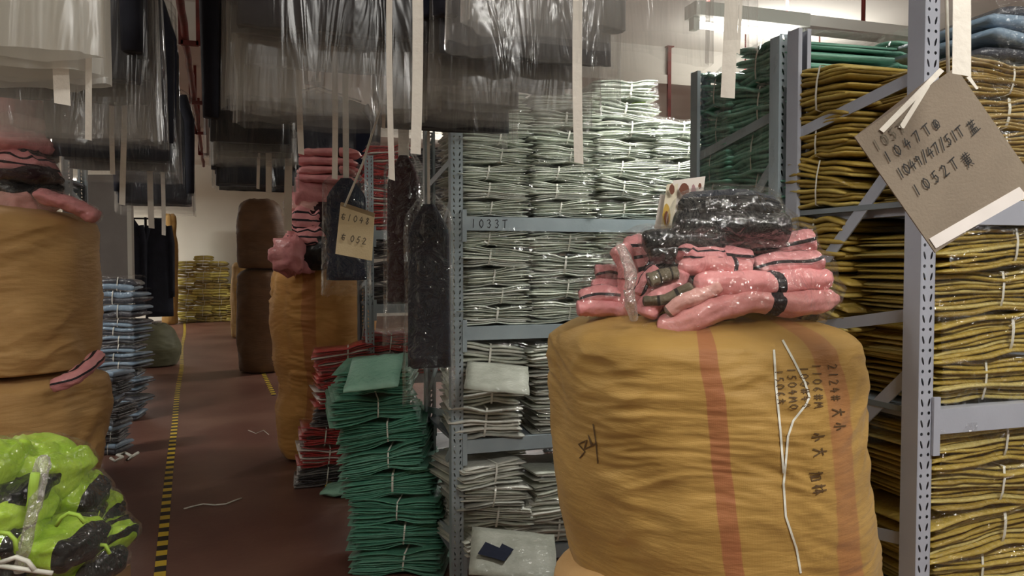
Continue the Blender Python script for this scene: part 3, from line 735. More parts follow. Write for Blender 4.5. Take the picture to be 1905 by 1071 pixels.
# ---- marks on the big sack
def proj(px, py, off=.003):
    rd = ray(px, py); h = bvh.ray_cast(Vector((0, 0, EYE)), rd)
    if h[0] is None: return None
    return h[0] - rd * off
def px_ribbon(lines, wpx, name, mat, root, label=None):
    v = []; f = []
    for ln in lines:
        pts = []
        for a, b in zip(ln, ln[1:]):
            n = max(1, int(math.hypot(b[0] - a[0], b[1] - a[1]) / 5))
            for k in range(n): pts.append((a[0] + (b[0] - a[0]) * k / n, a[1] + (b[1] - a[1]) * k / n))
        pts.append(ln[-1]); row = None
        for j, p in enumerate(pts):
            q = pts[min(j + 1, len(pts) - 1)]; o = pts[max(j - 1, 0)]; dx, dy = q[0] - o[0], q[1] - o[1]; l = math.hypot(dx, dy) or 1
            ax, ay = -dy / l * wpx / 2, dx / l * wpx / 2
            A = proj(p[0] + ax, p[1] + ay); B = proj(p[0] - ax, p[1] - ay)
            if A is None or B is None: row = None; continue
            i = len(v); v += [A, B]
            if row is not None: f.append((row, row + 1, i + 1, i))
            row = i
    o = part(name, v, f, mat, root)
    if label: o['label'] = label
    return o
GL = {
 '0': [[(.5, 1), (.15, .7), (.15, .3), (.5, 0), (.85, .3), (.85, .7), (.5, 1)]],
 '1': [[(.55, 1), (.45, 0)]],
 '2': [[(.1, .8), (.4, 1), (.75, .8), (.5, .4), (.1, 0), (.9, .05)]],
 '3': [[(.1, .9), (.5, 1), (.75, .8), (.4, .55), (.8, .35), (.5, 0), (.1, .1)]],
 '4': [[(.5, 1), (.1, .4), (.9, .45)], [(.65, .75), (.55, 0)]],
 '5': [[(.85, 1), (.35, .95), (.25, .55), (.6, .6), (.75, .3), (.4, 0), (.1, .1)]],
 '6': [[(.7, 1), (.3, .6), (.2, .25), (.5, 0), (.75, .25), (.5, .45), (.25, .3)]],
 '7': [[(.1, .9), (.8, 1), (.4, 0)]],
 '8': [[(.7, .85), (.4, 1), (.2, .8), (.75, .3), (.5, 0), (.2, .2), (.7, .85)]],
 '9': [[(.75, .75), (.4, .95), (.25, .65), (.7, .6), (.75, .8), (.6, 0)]],
 'T': [[(0, .93), (1, 1)], [(.5, .96), (.45, 0)]], '/': [[(.8, 1.1), (.2, -.1)]], ' ': [],
 'M': [[(.05, 0), (.2, 1), (.5, .3), (.8, 1), (.95, 0)]], '#': [[(.3, 1), (.25, 0)], [(.7, 1), (.65, 0)], [(0, .65), (1, .7)], [(0, .3), (1, .35)]],
 'o': [[(.5, 1), (.1, .8), (0, .4), (.3, 0), (.8, .05), (1, .5), (.8, .9), (.5, 1)], [(.6, .8), (.35, .5), (.4, .25), (.65, .3), (.6, .5), (.4, .45)]],
 '右': [[(.05, .75), (.95, .8)], [(.5, 1), (.05, .2)], [(.4, .45), (.4, .05), (.8, .05), (.8, .45), (.4, .45)]],
 '蓝': [[(0, .85), (1, .87)], [(.3, 1), (.3, .75)], [(.7, 1), (.7, .75)], [(.25, .68), (.2, .45)], [(.45, .7), (.42, .42)], [(.65, .7), (.55, .5)], [(.6, .62), (.9, .6)], [(.15, .05), (.15, .35), (.85, .35), (.85, .05)], [(.4, .35), (.4, .05)], [(.62, .35), (.62, .05)], [(-.1, .0), (1.2, .1)]],
 '黄': [[(.1, .85), (.9, .87)], [(.35, 1), (.35, .7)], [(.65, 1), (.65, .7)], [(0, .68), (1, .7)], [(.2, .55), (.8, .55), (.8, .25), (.2, .25), (.2, .55)], [(.5, .68), (.5, .25)], [(.2, .4), (.8, .4)], [(.35, .2), (.15, 0)], [(.65, .2), (.9, 0)]],
 '大': [[(.05, .65), (.95, .7)], [(.5, 1), (.45, .5), (.05, 0)], [(.5, .6), (.95, 0)]],
 '林': [[(0, .7), (.45, .7)], [(.22, 1), (.22, 0)], [(.22, .65), (0, .25)], [(.55, .7), (1, .7)], [(.78, 1), (.78, 0)], [(.78, .65), (.5, .2)], [(.78, .65), (1.05, .2)]],
 '加': [[(.05, .7), (.5, .75), (.45, .05), (.3, .1)], [(.3, 1), (.2, .4), (0, 0)], [(.62, .75), (.62, .1), (.95, .1), (.95, .75), (.62, .75)]],
 '小': [[(.5, 1), (.5, .05), (.35, .15)], [(.25, .6), (.05, .25)], [(.75, .6), (.95, .25)]],
}
def text_lines_px(txt, px, py, size, ang, adv=.85):
    """handwriting strokes in pixel space, baseline start px,py, rotated ang degrees clockwise"""
    ca, sa = cos(R(ang)), sin(R(ang)); out = []; x = 0
    for ch in txt:
        for st in GL[ch]:
            out.append([(px + (x + a * size * .6) * ca + (b * size) * sa, py + (x + a * size * .6) * sa - (b * size) * ca) for a, b in st])
        x += size * adv * (.5 if ch == ' ' else 1)
    return out
px_ribbon(text_lines_px('2124#', 1540, 678, 17, 84) , 2.0, 'handwriting', M['sack_ink'], big)
px_ribbon(text_lines_px('1106#M', 1510, 676, 17, 86), 2.0, 'handwriting', M['sack_ink'], big)
px_ribbon(text_lines_px('100#44', 1487, 682, 16, 86), 2.0, 'handwriting', M['sack_ink'], big)
px_ribbon(text_lines_px('1504M0', 1464, 684, 16, 86), 2.0, 'handwriting', M['sack_ink'], big)
px_ribbon(text_lines_px('1506大', 1440, 688, 16, 84), 2.0, 'handwriting', M['sack_ink'], big)
px_ribbon(text_lines_px('大小', 1548, 760, 24, 86, 1.1), 2.6, 'handwriting', M['sack_ink'], big)
px_ribbon(text_lines_px('小大', 1508, 806, 26, 82, 1.1), 2.6, 'handwriting', M['sack_ink'], big)
px_ribbon(text_lines_px('加林', 1505, 880, 26, 78, .95), 2.6, 'handwriting', M['sack_ink'], big)
px_ribbon([[(1078, 852), (1088, 840), (1076, 826), (1092, 818), (1086, 836), (1102, 828), (1094, 808), (1100, 830), (1108, 824)], [(1103, 788), (1108, 820), (1112, 862)]], 2.2, 'handwriting', M['sack_ink'], big, 'scribbled mark low on the sack')
px_ribbon([[(1456, 632), (1478, 672), (1498, 712), (1506, 738), (1500, 752), (1476, 782), (1466, 812), (1462, 860), (1458, 900), (1462, 960), (1482, 1020), (1490, 1066)], [(1440, 650), (1444, 720), (1452, 800), (1458, 880)]], 4.0, 'tie_string', M['string'], big)

# ------------------------------------------------------------------ soft garment shapes
def soft_tube(name, pts, rw, rh, mat, root, seed=0, seg=26, nr=18, lumpy=.18, flat=None):
    seg = int(seg * 1.9); nr = 30
    """cloth roll: path of world points, half width rw (perp horizontal), half height rh"""
    pts = [Vector(p) for p in pts]
    def cr(t):
        n = len(pts) - 1; k = min(int(t * n), n - 1); u = t * n - k
        p0, p1, p2, p3 = pts[max(k - 1, 0)], pts[k], pts[k + 1], pts[min(k + 2, n)]
        return .5 * ((2 * p1) + (p2 - p0) * u + (2 * p0 - 5 * p1 + 4 * p2 - p3) * u * u + (3 * p1 - p0 - 3 * p2 + p3) * u ** 3)
    v = []; uv = []; f = []
    for j in range(seg + 1):
        t = j / seg; p = cr(t); tg = (cr(min(1, t + .02)) - cr(max(0, t - .02))).normalized()
        a = tg.cross(UP); a = (a if a.length > .1 else RIGHT).normalized(); b = a.cross(tg).normalized()
        e = min(1, (1 - (2 * t - 1) ** 8) ** .5 + .12)
        for i in range(nr):
            th = 2 * pi * i / nr; c, s = cos(th), sin(th)
            k = 1 + lumpy * nz(c * 1.3 + seed, s * 1.3, t * 5 + seed) + lumpy * .7 * (1 - 2 * abs(nz(c * 2.2, s * 2.2 + seed, t * 7)))
            q0 = p + (a * (c * rw) + b * (s * rh)) * e
            r1 = 1 - 2.3 * abs(nz(q0.x * 11 + seed, q0.y * 11, q0.z * 17)); r2 = 1 - 2.3 * abs(nz(q0.x * 26, q0.y * 26 + seed, q0.z * 34))
            k += .20 * r1 + .09 * r2
            v.append(p + (a * (c * rw) + b * (s * rh)) * e * k); uv.append((t, i / nr))
    for j in range(seg):
        for i in range(nr):
            i2 = (i + 1) % nr; f.append((j * nr + i, j * nr + i2, (j + 1) * nr + i2, (j + 1) * nr + i))
    f.append(tuple(range(nr))[::-1]); f.append(tuple(seg * nr + i for i in range(nr)))
    return part(name, v, f, mat, root, uvs=uv)
def pillow(name, c, w, d, h, mat, root, yaw=0., tilt=0., roll=0., seed=0, n=20, fold=.25):
    n = int(n * 1.9)
    """puffy folded garment, centre c"""
    Mx = Matrix.Rotation(yaw - YAW, 3, 'Z') @ Matrix.Rotation(tilt, 3, 'X') @ Matrix.Rotation(roll, 3, 'Y')
    v = []; uv = []; f = []; m = n + 1; ny = n // 2
    for j in range(ny + 1):
        ph = -pi / 2 + pi * j / ny
        for i in range(n):
            th = 2 * pi * i / n
            sg = lambda x, p: math.copysign(abs(x) ** p, x)
            x = sg(cos(ph), .5) * sg(cos(th), .45); y = sg(cos(ph), .5) * sg(sin(th), .45); z = sg(sin(ph), .8)
            k = 1 + fold * .35 * nz(x * 2 + seed, y * 2, z * 2) ; kz = 1 + fold * (1 - 3 * abs(nz(x * 2.2 + seed, y * 2.2, 4.4)))
            q = Mx @ Vector((x * w / 2 * k, y * d / 2 * k, z * h / 2 * kz))
            r1 = 1 - 2.4 * abs(nz(q.x * 9 + seed, q.y * 9, q.z * 16 + seed)); r2 = 1 - 2.4 * abs(nz(q.x * 22, q.y * 22 + seed, q.z * 30))
            q = q + q.normalized() * (h * fold * (.34 * r1 + .14 * r2))
            v.append(Vector(c) + q); uv.append((.5 + .5 * x, .5 + .5 * z))
    for j in range(ny):
        for i in range(n):
            i2 = (i + 1) % n; f.append((j * n + i, j * n + i2, (j + 1) * n + i2, (j + 1) * n + i))
    return part(name, v, f, mat, root, uvs=uv)
def wrap(name, objs, mat, root, infl=.012, seed=0, cuts=3, amp=.012):
    """plastic bag drawn round the given parts"""
    bm = bmesh.new()
    for o in objs:
        mw = Vector(o.parent.location) if o.parent else Vector((0, 0, 0))
        for vv in list(o.data.vertices)[::5]: bm.verts.new(vv.co + mw)
    r = bmesh.ops.convex_hull(bm, input=bm.verts)
    bmesh.ops.delete(bm, geom=[g for g in r['geom_interior'] if isinstance(g, bmesh.types.BMVert)], context='VERTS')
    bmesh.ops.remove_doubles(bm, verts=bm.verts, dist=.02)
    bmesh.ops.triangulate(bm, faces=bm.faces)
    long_e = [e for e in bm.edges if e.calc_length() > .05]
    for _ in range(cuts):
        long_e = [e for e in bm.edges if e.calc_length() > .03]
        if not long_e or len(bm.verts) > 9000: break
        bmesh.ops.subdivide_edges(bm, edges=long_e, cuts=1); bmesh.ops.triangulate(bm, faces=bm.faces)
    bm.normal_update()
    for vv in bm.verts:
        c = vv.co
        vv.co = c + vv.normal * (infl + amp * (1 - 2.4 * abs(nz(c.x * 9 + seed, c.y * 9, c.z * 14))))
    bm.verts.index_update()
    vs = [tuple(q.co) for q in bm.verts]; fs = [tuple(q.index for q in ff.verts) for ff in bm.faces]; bm.free()
    return part(name, vs, fs, mat, root)

m_pinkA = bandmat('pink_cloth_one_black_band', (208, 138, 138), (222, 156, 154), (34, 26, 32), 1.0, .06, 0, phase=.33)
m_pink = bandmat('plain_pink_cloth', (206, 134, 136), (222, 154, 154), (34, 26, 32), 1.0, .0, 0)
m_pinkS = bandmat('pink_cloth_black_stripes', (206, 136, 138), (220, 152, 152), (34, 26, 32), 4.0, .28, 1, phase=.1)
m_pinkG = bandmat('pale_pink_grey_cloth', (222, 168, 160), (204, 156, 148), (120, 104, 96), 1.0, .1, 0)
m_blk = bandmat('shiny_black_cloth', (15, 16, 18), (26, 27, 29), (8, 8, 10), 1.0, .0, 0, coat=.6)
m_olive = bandmat('olive_grey_cloth', (90, 82, 66), (108, 100, 82), (40, 36, 32), 3.0, .15, 0)

# --- pink heap on the big sack
root = thing('pink_garment_bag', 'clear bag of pink garments with black bands on top of the huge ochre sack', 'bag of garments', P(1310, 596, 1.9), 'bags of garments lying on sacks')
def roll(nm, pts, rpx, mat, d0=1.78, flat=.85, seed=0, seg=26, lumpy=.18, rt=None):
    sc = d0 / F
    ps = [P(q[0], q[1], q[2] if len(q) > 2 else d0) for q in pts]
    return soft_tube(nm, ps, rpx * sc, rpx * sc * flat, mat, rt or root, seed, seg, lumpy=lumpy)
r = []
r.append(pillow('dark_garment', P(1320, 545, 1.92), .44, .30, .20, m_blk, root, seed=2, n=28))
r.append(roll('pink_garment', [(1225, 612, 1.70), (1275, 600, 1.68), (1330, 574, 1.68), (1390, 560, 1.69), (1470, 566, 1.72), (1550, 556, 1.80)], 25, bandmat('pink_sleeve_a', (208, 140, 138), (222, 156, 152), (30, 24, 30), 1.0, .05, 0, phase=.31), 1.7, .8, 1, 44))
r.append(roll('pink_garment', [(1290, 532, 1.70), (1340, 528, 1.69), (1400, 530, 1.70), (1470, 524, 1.74), (1538, 518, 1.80)], 23, bandmat('pink_sleeve_b', (222, 146, 146), (234, 162, 162), (30, 24, 30), 1.0, .06, 0, phase=.40), 1.72, .85, 4, 40))
r.append(roll('pink_garment', [(1262, 500), (1310, 496), (1360, 494), (1398, 500)], 18, m_pinkA, 1.72, .8, 6))
r.append(roll('striped_pink_garment', [(1255, 466), (1300, 470), (1360, 478), (1400, 480)], 20, m_pinkS, 1.76, .8, 7))
r.append(roll('striped_pink_garment', [(1400, 500), (1440, 490), (1500, 488), (1526, 478)], 22, m_pinkS, 1.78, .8, 9))
r.append(roll('striped_pink_garment', [(1390, 468), (1440, 462), (1490, 452), (1512, 446)], 24, m_pinkS, 1.84, .8, 12))
r.append(roll('pink_garment', [(1200, 590), (1215, 560), (1250, 530), (1262, 500)], 22, m_pink, 1.72, .8, 14))
r.append(roll('pale_garment', [(1240, 584, 1.68), (1272, 560, 1.67), (1310, 545, 1.67), (1335, 528, 1.68)], 15, m_pinkG, 1.68, .8, 15))
r.append(roll('olive_garment', [(1205, 522), (1235, 512), (1262, 508)], 16, m_olive, 1.70, .7, 16))
r.append(roll('olive_garment', [(1195, 560, 1.7), (1240, 556, 1.69), (1290, 532, 1.68)], 12, m_olive, 1.7, .7, 17))
r.append(roll('pink_garment', [(1170, 590), (1172, 540), (1166, 490), (1150, 455)], 20, m_pink, 1.82, .8, 18))
r.append(roll('striped_pink_garment', [(1225, 500), (1205, 520), (1190, 550)], 18, m_pinkS, 1.76, .7, 19))
r.append(roll('pink_garment', [(1330, 470), (1360, 455), (1410, 452)], 22, m_pink, 1.86, .8, 20))
for k, (px, py, dd, wp, hp, mt) in enumerate([(1300, 480, 1.80, 90, 46, m_pinkS), (1230, 540, 1.80, 90, 60, m_pink), (1450, 500, 1.86, 110, 56, m_pink), (1340, 510, 1.80, 120, 50, m_blk), (1290, 575, 1.78, 110, 50, m_blk), (1200, 480, 1.88, 70, 60, m_pinkS), (1430, 540, 1.84, 120, 40, m_pinkG)]):
    r.append(pillow('dark_garment' if mt is m_blk else 'pink_garment', P(px, py, dd), wp * dd / F, .16, hp * dd / F, mt, root, yaw=R(rnd.uniform(-30, 30)), roll=rnd.uniform(-.4, .4), seed=k * 4.4, n=20, fold=.4))
roll('twisted_plastic_neck', [(1150, 452, 1.72), (1172, 500, 1.68), (1170, 550, 1.67), (1180, 598, 1.68)], 8, M['film_neck'], 1.7, .6, 71, 40, .5)
wrap('clear_bag', r, M['film'], root, .010, 1, 4, .014)
# pink lumps hanging out on the left
root = thing('pink_garment_bag', 'small pink garments with thin black stripes spilling left of the big clear bag', 'bag of garments', P(1120, 592, 1.9), 'bags of garments lying on sacks')
r = []
r.append(roll('striped_pink_garment', [(1108, 512), (1135, 508), (1165, 518)], 19, m_pinkS, 1.9, .75, 31, rt=root))
r.append(roll('striped_pink_garment', [(1078, 556), (1110, 548), (1165, 552)], 20, m_pinkS, 1.84, .75, 33, rt=root))
r.append(roll('pink_garment', [(1072, 574), (1110, 572), (1170, 578)], 15, m_pink, 1.82, .8, 35, rt=root))
r.append(roll('pink_garment', [(1100, 534), (1130, 532), (1165, 538)], 14, m_pink, 1.86, .8, 36, rt=root))
wrap('clear_bag', r, M['film'], root, .006, 2, 3, .008)
# black garments on top
root = thing('black_garment_bag', 'shiny clear bag of folded black garments topping the pink heap', 'bag of garments', P(1340, 450, 1.85), 'bags of garments lying on sacks')
r = []
r.append(roll('black_garment', [(1252, 420), (1300, 424), (1380, 422), (1468, 430)], 31, m_blk, 1.78, .85, 41, 30, .1, rt=root))
r.append(roll('black_garment', [(1262, 392), (1320, 388), (1400, 388), (1448, 398)], 25, m_blk, 1.80, .8, 43, 30, .1, rt=root))
r.append(roll('charcoal_garment', [(1268, 374), (1330, 366), (1400, 368), (1440, 382)], 14, M['grey_cloth'], 1.86, .8, 45, 30, .1, rt=root))
wrap('clear_bag', r, film('glossy_clear_bag', .04, (230, 230, 225), rough=.05, bscale=15, bstr=1.0, gl=.95, edge=.3), root, .008, 4, 4, .012)
root = thing('black_garment_bag', 'flat black garment packet squeezed between the pink heap and white shelf', 'bag of garments', P(1240, 470, 1.85), 'bags of garments lying on sacks')
r = [roll('black_garment', [(1195, 452), (1240, 446), (1300, 448), (1350, 446)], 19, m_blk, 1.76, .9, 47, 30, .1, rt=root), roll('black_garment', [(1205, 470), (1250, 466), (1320, 462)], 15, m_blk, 1.76, .9, 49, 24, .1, rt=root)]
wrap('clear_bag', r, M['film'], root, .006, 5, 3, .008)

# cardboard hang cards behind the heap
def quad_card(name, label, corners, th, mats, cat, fm=None, group=None):
    c = sum((Vector(q) for q in corners), Vector()) / 4
    t = thing(name, label, cat, c, group)
    n = (Vector(corners[1]) - Vector(corners[0])).cross(Vector(corners[3]) - Vector(corners[0])).normalized() * th
    v = [Vector(q) for q in corners] + [Vector(q) + n for q in corners]
    f = [(0, 1, 2, 3), (7, 6, 5, 4), (0, 4, 5, 1), (1, 5, 6, 2), (2, 6, 7, 3), (3, 7, 4, 0)]
    part('card', v, f, mats, t, smooth=False); return t
cw = surf('white_printed_card', (214, 206, 196), (222, 214, 206), rough=.5)
t = quad_card('picture_card', 'white card with small brown clothing pictures standing behind the black bag', [P(1246, 420, 1.98), P(1300, 420, 1.98), P(1312, 328, 2.0), P(1252, 336, 2.0)], .002, cw, 'card')
def blob(root, px, py, d, rx, ry, mat, name='printed_patch'):
    v = [P(px + rx * cos(a * pi / 6) * (1 + .12 * sin(a * 2.3)), py + ry * sin(a * pi / 6), d) for a in range(12)]
    part(name, v, [tuple(range(12))[::-1]], mat, root, smooth=False)
bp_ = surf('brown_print', (112, 62, 40), rough=.6); gp_ = surf('golden_print', (196, 160, 70), rough=.6); mp_ = surf('mauve_print', (168, 130, 134), rough=.6)
blob(t, 1273, 352, 1.975, 9, 12, bp_); blob(t, 1274, 378, 1.972, 12, 10, bp_); blob(t, 1290, 362, 1.975, 5, 20, mp_); blob(t, 1302, 346, 1.978, 3, 6, bp_)
t = quad_card('picture_card', 'cream card with golden and brown print leaning behind the black bag', [P(1228, 432, 1.96), P(1252, 428, 1.96), P(1262, 338, 2.0), P(1240, 344, 2.0)], .002, surf('cream_card', (206, 196, 170), rough=.5), 'card')
blob(t, 1240, 400, 1.955, 7, 22, gp_); blob(t, 1240, 405, 1.95, 4, 13, bp_); blob(t, 1250, 352, 1.975, 5, 10, bp_)
quad_card('plain_card', 'narrow plain white card at the right end of the 1033T beam', [P(1216, 432, 2.0), P(1232, 430, 2.0), P(1240, 362, 2.03), P(1228, 362, 2.03)], .002, cw, 'card')

# --- left pink heap on the upper left sack
zl = lt[-1][0]
pk = [m_pink, m_blk, m_pinkS, m_pink, M['brown_cloth'], m_pinkG, m_blk, m_pink]
LP = [(8, 384, 130, 44, m_pinkG, .02), (24, 360, 118, 34, m_blk, -.05), (-6, 344, 130, 40, m_pink, .05), (30, 330, 112, 24, M['brown_cloth'], -.08), (12, 306, 124, 42, m_pinkS, .1), (26, 283, 100, 26, m_blk, .03), (8, 262, 110, 32, m_pink, .02), (18, 238, 96, 26, m_pinkG, -.05), (2, 206, 94, 46, m_pink, .06)]
for i, (px, py, wp, hp, mt, ro) in enumerate(LP):
    c = P(px, py, DL - .02 + .03 * (i % 3)); t = thing('pink_garment_packet', '%s pink and black garment packet, %s in the heap on the left tan sack' % (['crumpled', 'flat', 'puffy'][i % 3], ORD[len(LP) - 1 - i]), 'garment packet', (c.x, c.y, c.z - hp * DL / F / 2), 'pink packets heaped on the left sack')
    g = pillow('garment', c, wp * DL / F * 1.15, .34, hp * DL / F * 1.25, mt, t, yaw=R(rnd.uniform(-14, 14)), roll=ro, seed=i * 3.3, n=26, fold=.3)
    wrap('clear_bag', [g], M['film'], t, .004, i, 2, .008)
t = thing('pink_garment_packet', 'flat pink garment sliding off the right shoulder of the left sack', 'garment packet', P(128, 398, DL - .2), 'pink packets heaped on the left sack')
g = soft_tube('garment', [P(72, 362, DL - .15), P(110, 374, DL - .15), P(150, 388, DL - .12), P(182, 408, DL - .1)], .05, .028, m_pink, t, 5)
wrap('clear_bag', [g], M['film'], t, .005, 3, 3, .008)
t = thing('pink_garment_packet', 'scrap of pink garment squeezed between the two left sacks', 'garment packet', P(150, 690, DL - .32), 'pink packets heaped on the left sack')
g = soft_tube('garment', [P(95, 716, DL - .36), P(130, 706, DL - .34), P(160, 684, DL - .26), P(184, 660, DL - .1)], .03, .026, m_pinkS, t, 8)

# --- heap on the centre sack
zc_ = ct[-1][0]
HP = [(548, 474, 5.55, 58, 46, m_pink, 'lilac-pink crumpled garment in plastic at the left lip of the centre sack'),
      (596, 468, 5.6, 80, 40, m_blk, 'black crumpled garment in the mouth of the centre sack'),
      (576, 442, 5.6, 62, 34, m_pinkS, 'striped pink garment low in the heap on the centre sack'),
      (616, 436, 5.65, 70, 40, m_blk, 'black garment behind the small kraft tag on the centre sack'),
      (572, 412, 5.62, 60, 36, m_pinkS, 'pink and black garment halfway up the heap on the centre sack'),
      (606, 402, 5.66, 72, 36, M['brown_cloth'], 'maroon garment halfway up the heap on the centre sack'),
      (572, 386, 5.66, 62, 30, m_pinkG, 'dusty pink garment below the smooth pink one on the centre sack'),
      (578, 362, 5.66, 76, 40, m_pink, 'smooth pink folded garment under the tidy pink stack')]
for i, (px, py, d, wp, hp, mt, lab) in enumerate(HP):
    c = P(px, py, d); t = thing('crumpled_garment', lab, 'garment', (c.x, c.y, c.z - hp * d / F / 2), 'garments heaped on the centre sack')
    pillow('garment', c, wp * d / F * 1.1, .3, hp * d / F * 1.25, mt, t, yaw=R(rnd.uniform(-20, 20)), roll=rnd.uniform(-.15, .25), seed=i * 2.7 + 1, n=24, fold=.28)
p = P(608, 345, 5.62)
for i in range(4):
    pz = P(608 + (i % 2) * 5, 343 - i * 16, 5.62)
    t = thing('pink_garment', 'neatly folded pink garment with a black stripe, %s in the tidy pink stack' % ORD[3 - i], 'garment', pz, 'tidy stack of pink garments')
    c = pz + Vector((0, 0, .03)); pillow('body', c, 112 * 5.6 / F, .3, .062, m_pinkA if i % 2 else m_pink, t, roll=.03 - .05 * (i % 2), seed=i * 5.1, n=26, fold=.2)

# --- lime heap bottom left
m_lime = bandmat('lime_cloth', (152, 188, 52), (176, 206, 76), (30, 30, 26), 1.0, .0, 0, coat=.5)
m_limeB = bandmat('lime_cloth_black_end', (152, 188, 52), (176, 206, 76), (34, 32, 30), 1.0, .2, 0, coat=.5, phase=.18)
m_limeC = bandmat('lime_cloth_black_stripe', (146, 182, 48), (170, 200, 70), (34, 32, 30), 2.0, .3, 0, coat=.5, phase=.4)
LM = [(60, 1050, 260, 70, 2.35, m_limeC, 0), (150, 1052, 130, 60, 2.25, m_limeB, .1), (10, 1040, 150, 70, 2.05, m_blk, 0),
      (110, 1008, 150, 62, 2.1, m_limeB, .08), (190, 1010, 60, 60, 2.32, m_limeC, .5), (15, 998, 110, 56, 2.02, m_limeC, 0),
      (120, 968, 130, 44, 2.3, m_blk, 0), (180, 962, 80, 60, 2.4, m_limeB, .35), (20, 952, 110, 60, 2.05, m_lime, -.1),
      (135, 918, 118, 66, 2.35, m_limeB, .25), (36, 914, 120, 44, 2.1, m_blk, -.2), (60, 872, 190, 82, 2.25, m_lime, .14), (-30, 868, 130, 74, 2.1, m_lime, 0)]
LML = ['lime jacket packet with black stripe at the foot of the heap', 'small lime packet with black end at the lower right', 'black packet in the bottom left corner', 'puffy lime jacket low in the middle of the heap',
       'narrow lime packet at the right rim of the heap', 'lime packet with black stripes against the left edge', 'black folded packet between two lime jackets', 'lime packet with black tip at the right shoulder',
       'plain lime packet at the left, halfway up', 'rounded lime jacket with a black cuff under the topmost one', 'black packet tucked below the topmost lime jacket', 'big smooth lime jacket topping the heap', 'lime jacket partly outside the picture at the top left']
for i, (px, py, wp, hp, d, mt, ro) in enumerate(LM):
    c = P(px, py, d); t = thing('lime_garment_packet', LML[i] + ('' if i in (0, 3, 4, 9, 11) else ' of the lime heap'), 'garment packet', (c.x, c.y, c.z - hp * d / F * .5), 'lime and black packets heaped at the left')
    g = pillow('garment', c, wp * .86 * d / F, .24, hp * d / F * .98, mt, t, yaw=R(rnd.uniform(-12, 12)), roll=ro, seed=i * 1.9, n=30, fold=.28)
    wrap('clear_bag', [g], M['film'], t, .004, i + 7, 2, .009)
# carton that carries the lime heap
mk_c = surf('brown_carton', (132, 104, 74), (140, 112, 82), rough=.8)
cc = P(50, 1071, 2.25)
t = thing('carton', 'brown cardboard carton carrying the lime garments, below the frame', 'box', (cc.x, cc.y, 0))
def rbox(root, name, c, w, d, z0, z1, mat):
    a = RIGHT; b = FWD; v = []
    for z in (z0, z1):
        for (i, j) in ((-1, -1), (1, -1), (1, 1), (-1, 1)): v.append(Vector((c.x, c.y, 0)) + a * (i * w / 2) + b * (j * d / 2) + UP * z)
    part(name, v, [(0, 3, 2, 1), (4, 5, 6, 7), (0, 1, 5, 4), (1, 2, 6, 5), (2, 3, 7, 6), (3, 0, 4, 7)], mat, root, smooth=False)
zt_c = P(50, 1085, 2.25).z
rbox(t, 'carton_body', cc + RIGHT * -.12, .6, .5, 0, zt_c - .04, mk_c)
rbox(t, 'carton_flap', cc + RIGHT * -.12, .6, .24, zt_c - .04, zt_c - .034, mk_c)

# --- blue folded stack on the floor, left
zb_ = 0.
for i in range(15):
    c = P(212 + (i % 3) * 3, 600, 7.2); hh = (.082 if i < 12 else .13)
    bundle('blue', (c.x, c.y, zb_), -YAW + R(rnd.uniform(-12, 12)), 'light blue and dark folded garment, %s in the blue stack behind the left sacks' % (ORD + ['fifteenth-from-top'])[14 - i], 'blue garments in the floor stack', (1.18, 1, hh / .07), ry=rnd.uniform(-.04, .04))
    zb_ += hh * .98
for i in range(7):
    c = P(196 + (i % 2) * 4, 800, 5.95); hh = .095
    bundle('black' if i % 2 else 'blue', (c.x, c.y, i * hh * .98), -YAW + R(rnd.uniform(-15, 15)), 'black and white packet, %s in the low stack beside the lower left sack' % ORD[6 - i], 'black and white packets on the floor', (.5, .8, hh / (.12 if i % 2 else .07)))
# grey board behind it
bd = P(206, 600, 8.0)
t = thing('grey_board', 'tall plain grey board with a pale edge behind the blue stack', 'board', (bd.x, bd.y, 0))
rbox(t, 'panel', bd, .42, .03, 0, P(206, 325, 8.0).z, M['wood'])
rbox(t, 'edge_strip', bd + RIGHT * .225 - FWD * .01, .045, .05, 0, P(243, 372, 8.0).z, M['edge'])
# dark red / maroon things on rack F shelf
stack('red', E2.x - .35, E2.y + .02, P(122, 330, 4.9).z, 2, 0, 'dark red bundle', 'left rack shelf behind the blue-white post')
stack('black', E2.x - .35, E2.y + .02, 1.2, 3, 0, 'black bundle', 'left rack under the dark red bundles')

for (rx_, ry_, nm, lv) in ((E1.x - .22, E1.y + .04, 'near left rack', (1.2, .7, .2)), (E1.x - .6, E1.y + .04, 'near left rack, farther in', (1.68, 1.2, .7, .2)), (E2.x - .75, E2.y + .02, 'rear left rack', (1.2, .7))):
    for z_ in lv:
        stack('black' if z_ != 1.2 else 'red', rx_, ry_, z_, 3, 0, ('black' if z_ != 1.2 else 'red') + ' bundle', '%s, shelf %s' % (nm, {1.68: 'at the top', 1.2: 'second down', .7: 'third down', .2: 'at the bottom'}[z_]), group='bundles on the left racks')
# --- far mustard pile at the end wall
fy = Y1 - .75
for cix, px in enumerate((346, 378, 408, 438)):
    n = [11, 12, 11, 9][cix]; z = 0
    for i in range(n):
        X_ = xat(px, fy) + rnd.uniform(-.02, .02)
        hh = (1.58 if cix < 3 else 1.2) / 11.5
        bundle('mustard_far', (X_, fy + rnd.uniform(-.03, .03), z), R(rnd.uniform(-6, 6)), 'mustard garment packet, %s in %s column of the pile against the end wall' % (ORD[n - 1 - i], ['first', 'second', 'third', 'fourth'][cix]), 'mustard packets piled at the end wall', (.96, 1, hh / .12 * 1.02), ry=rnd.uniform(-.05, .05))
        z += hh * .99

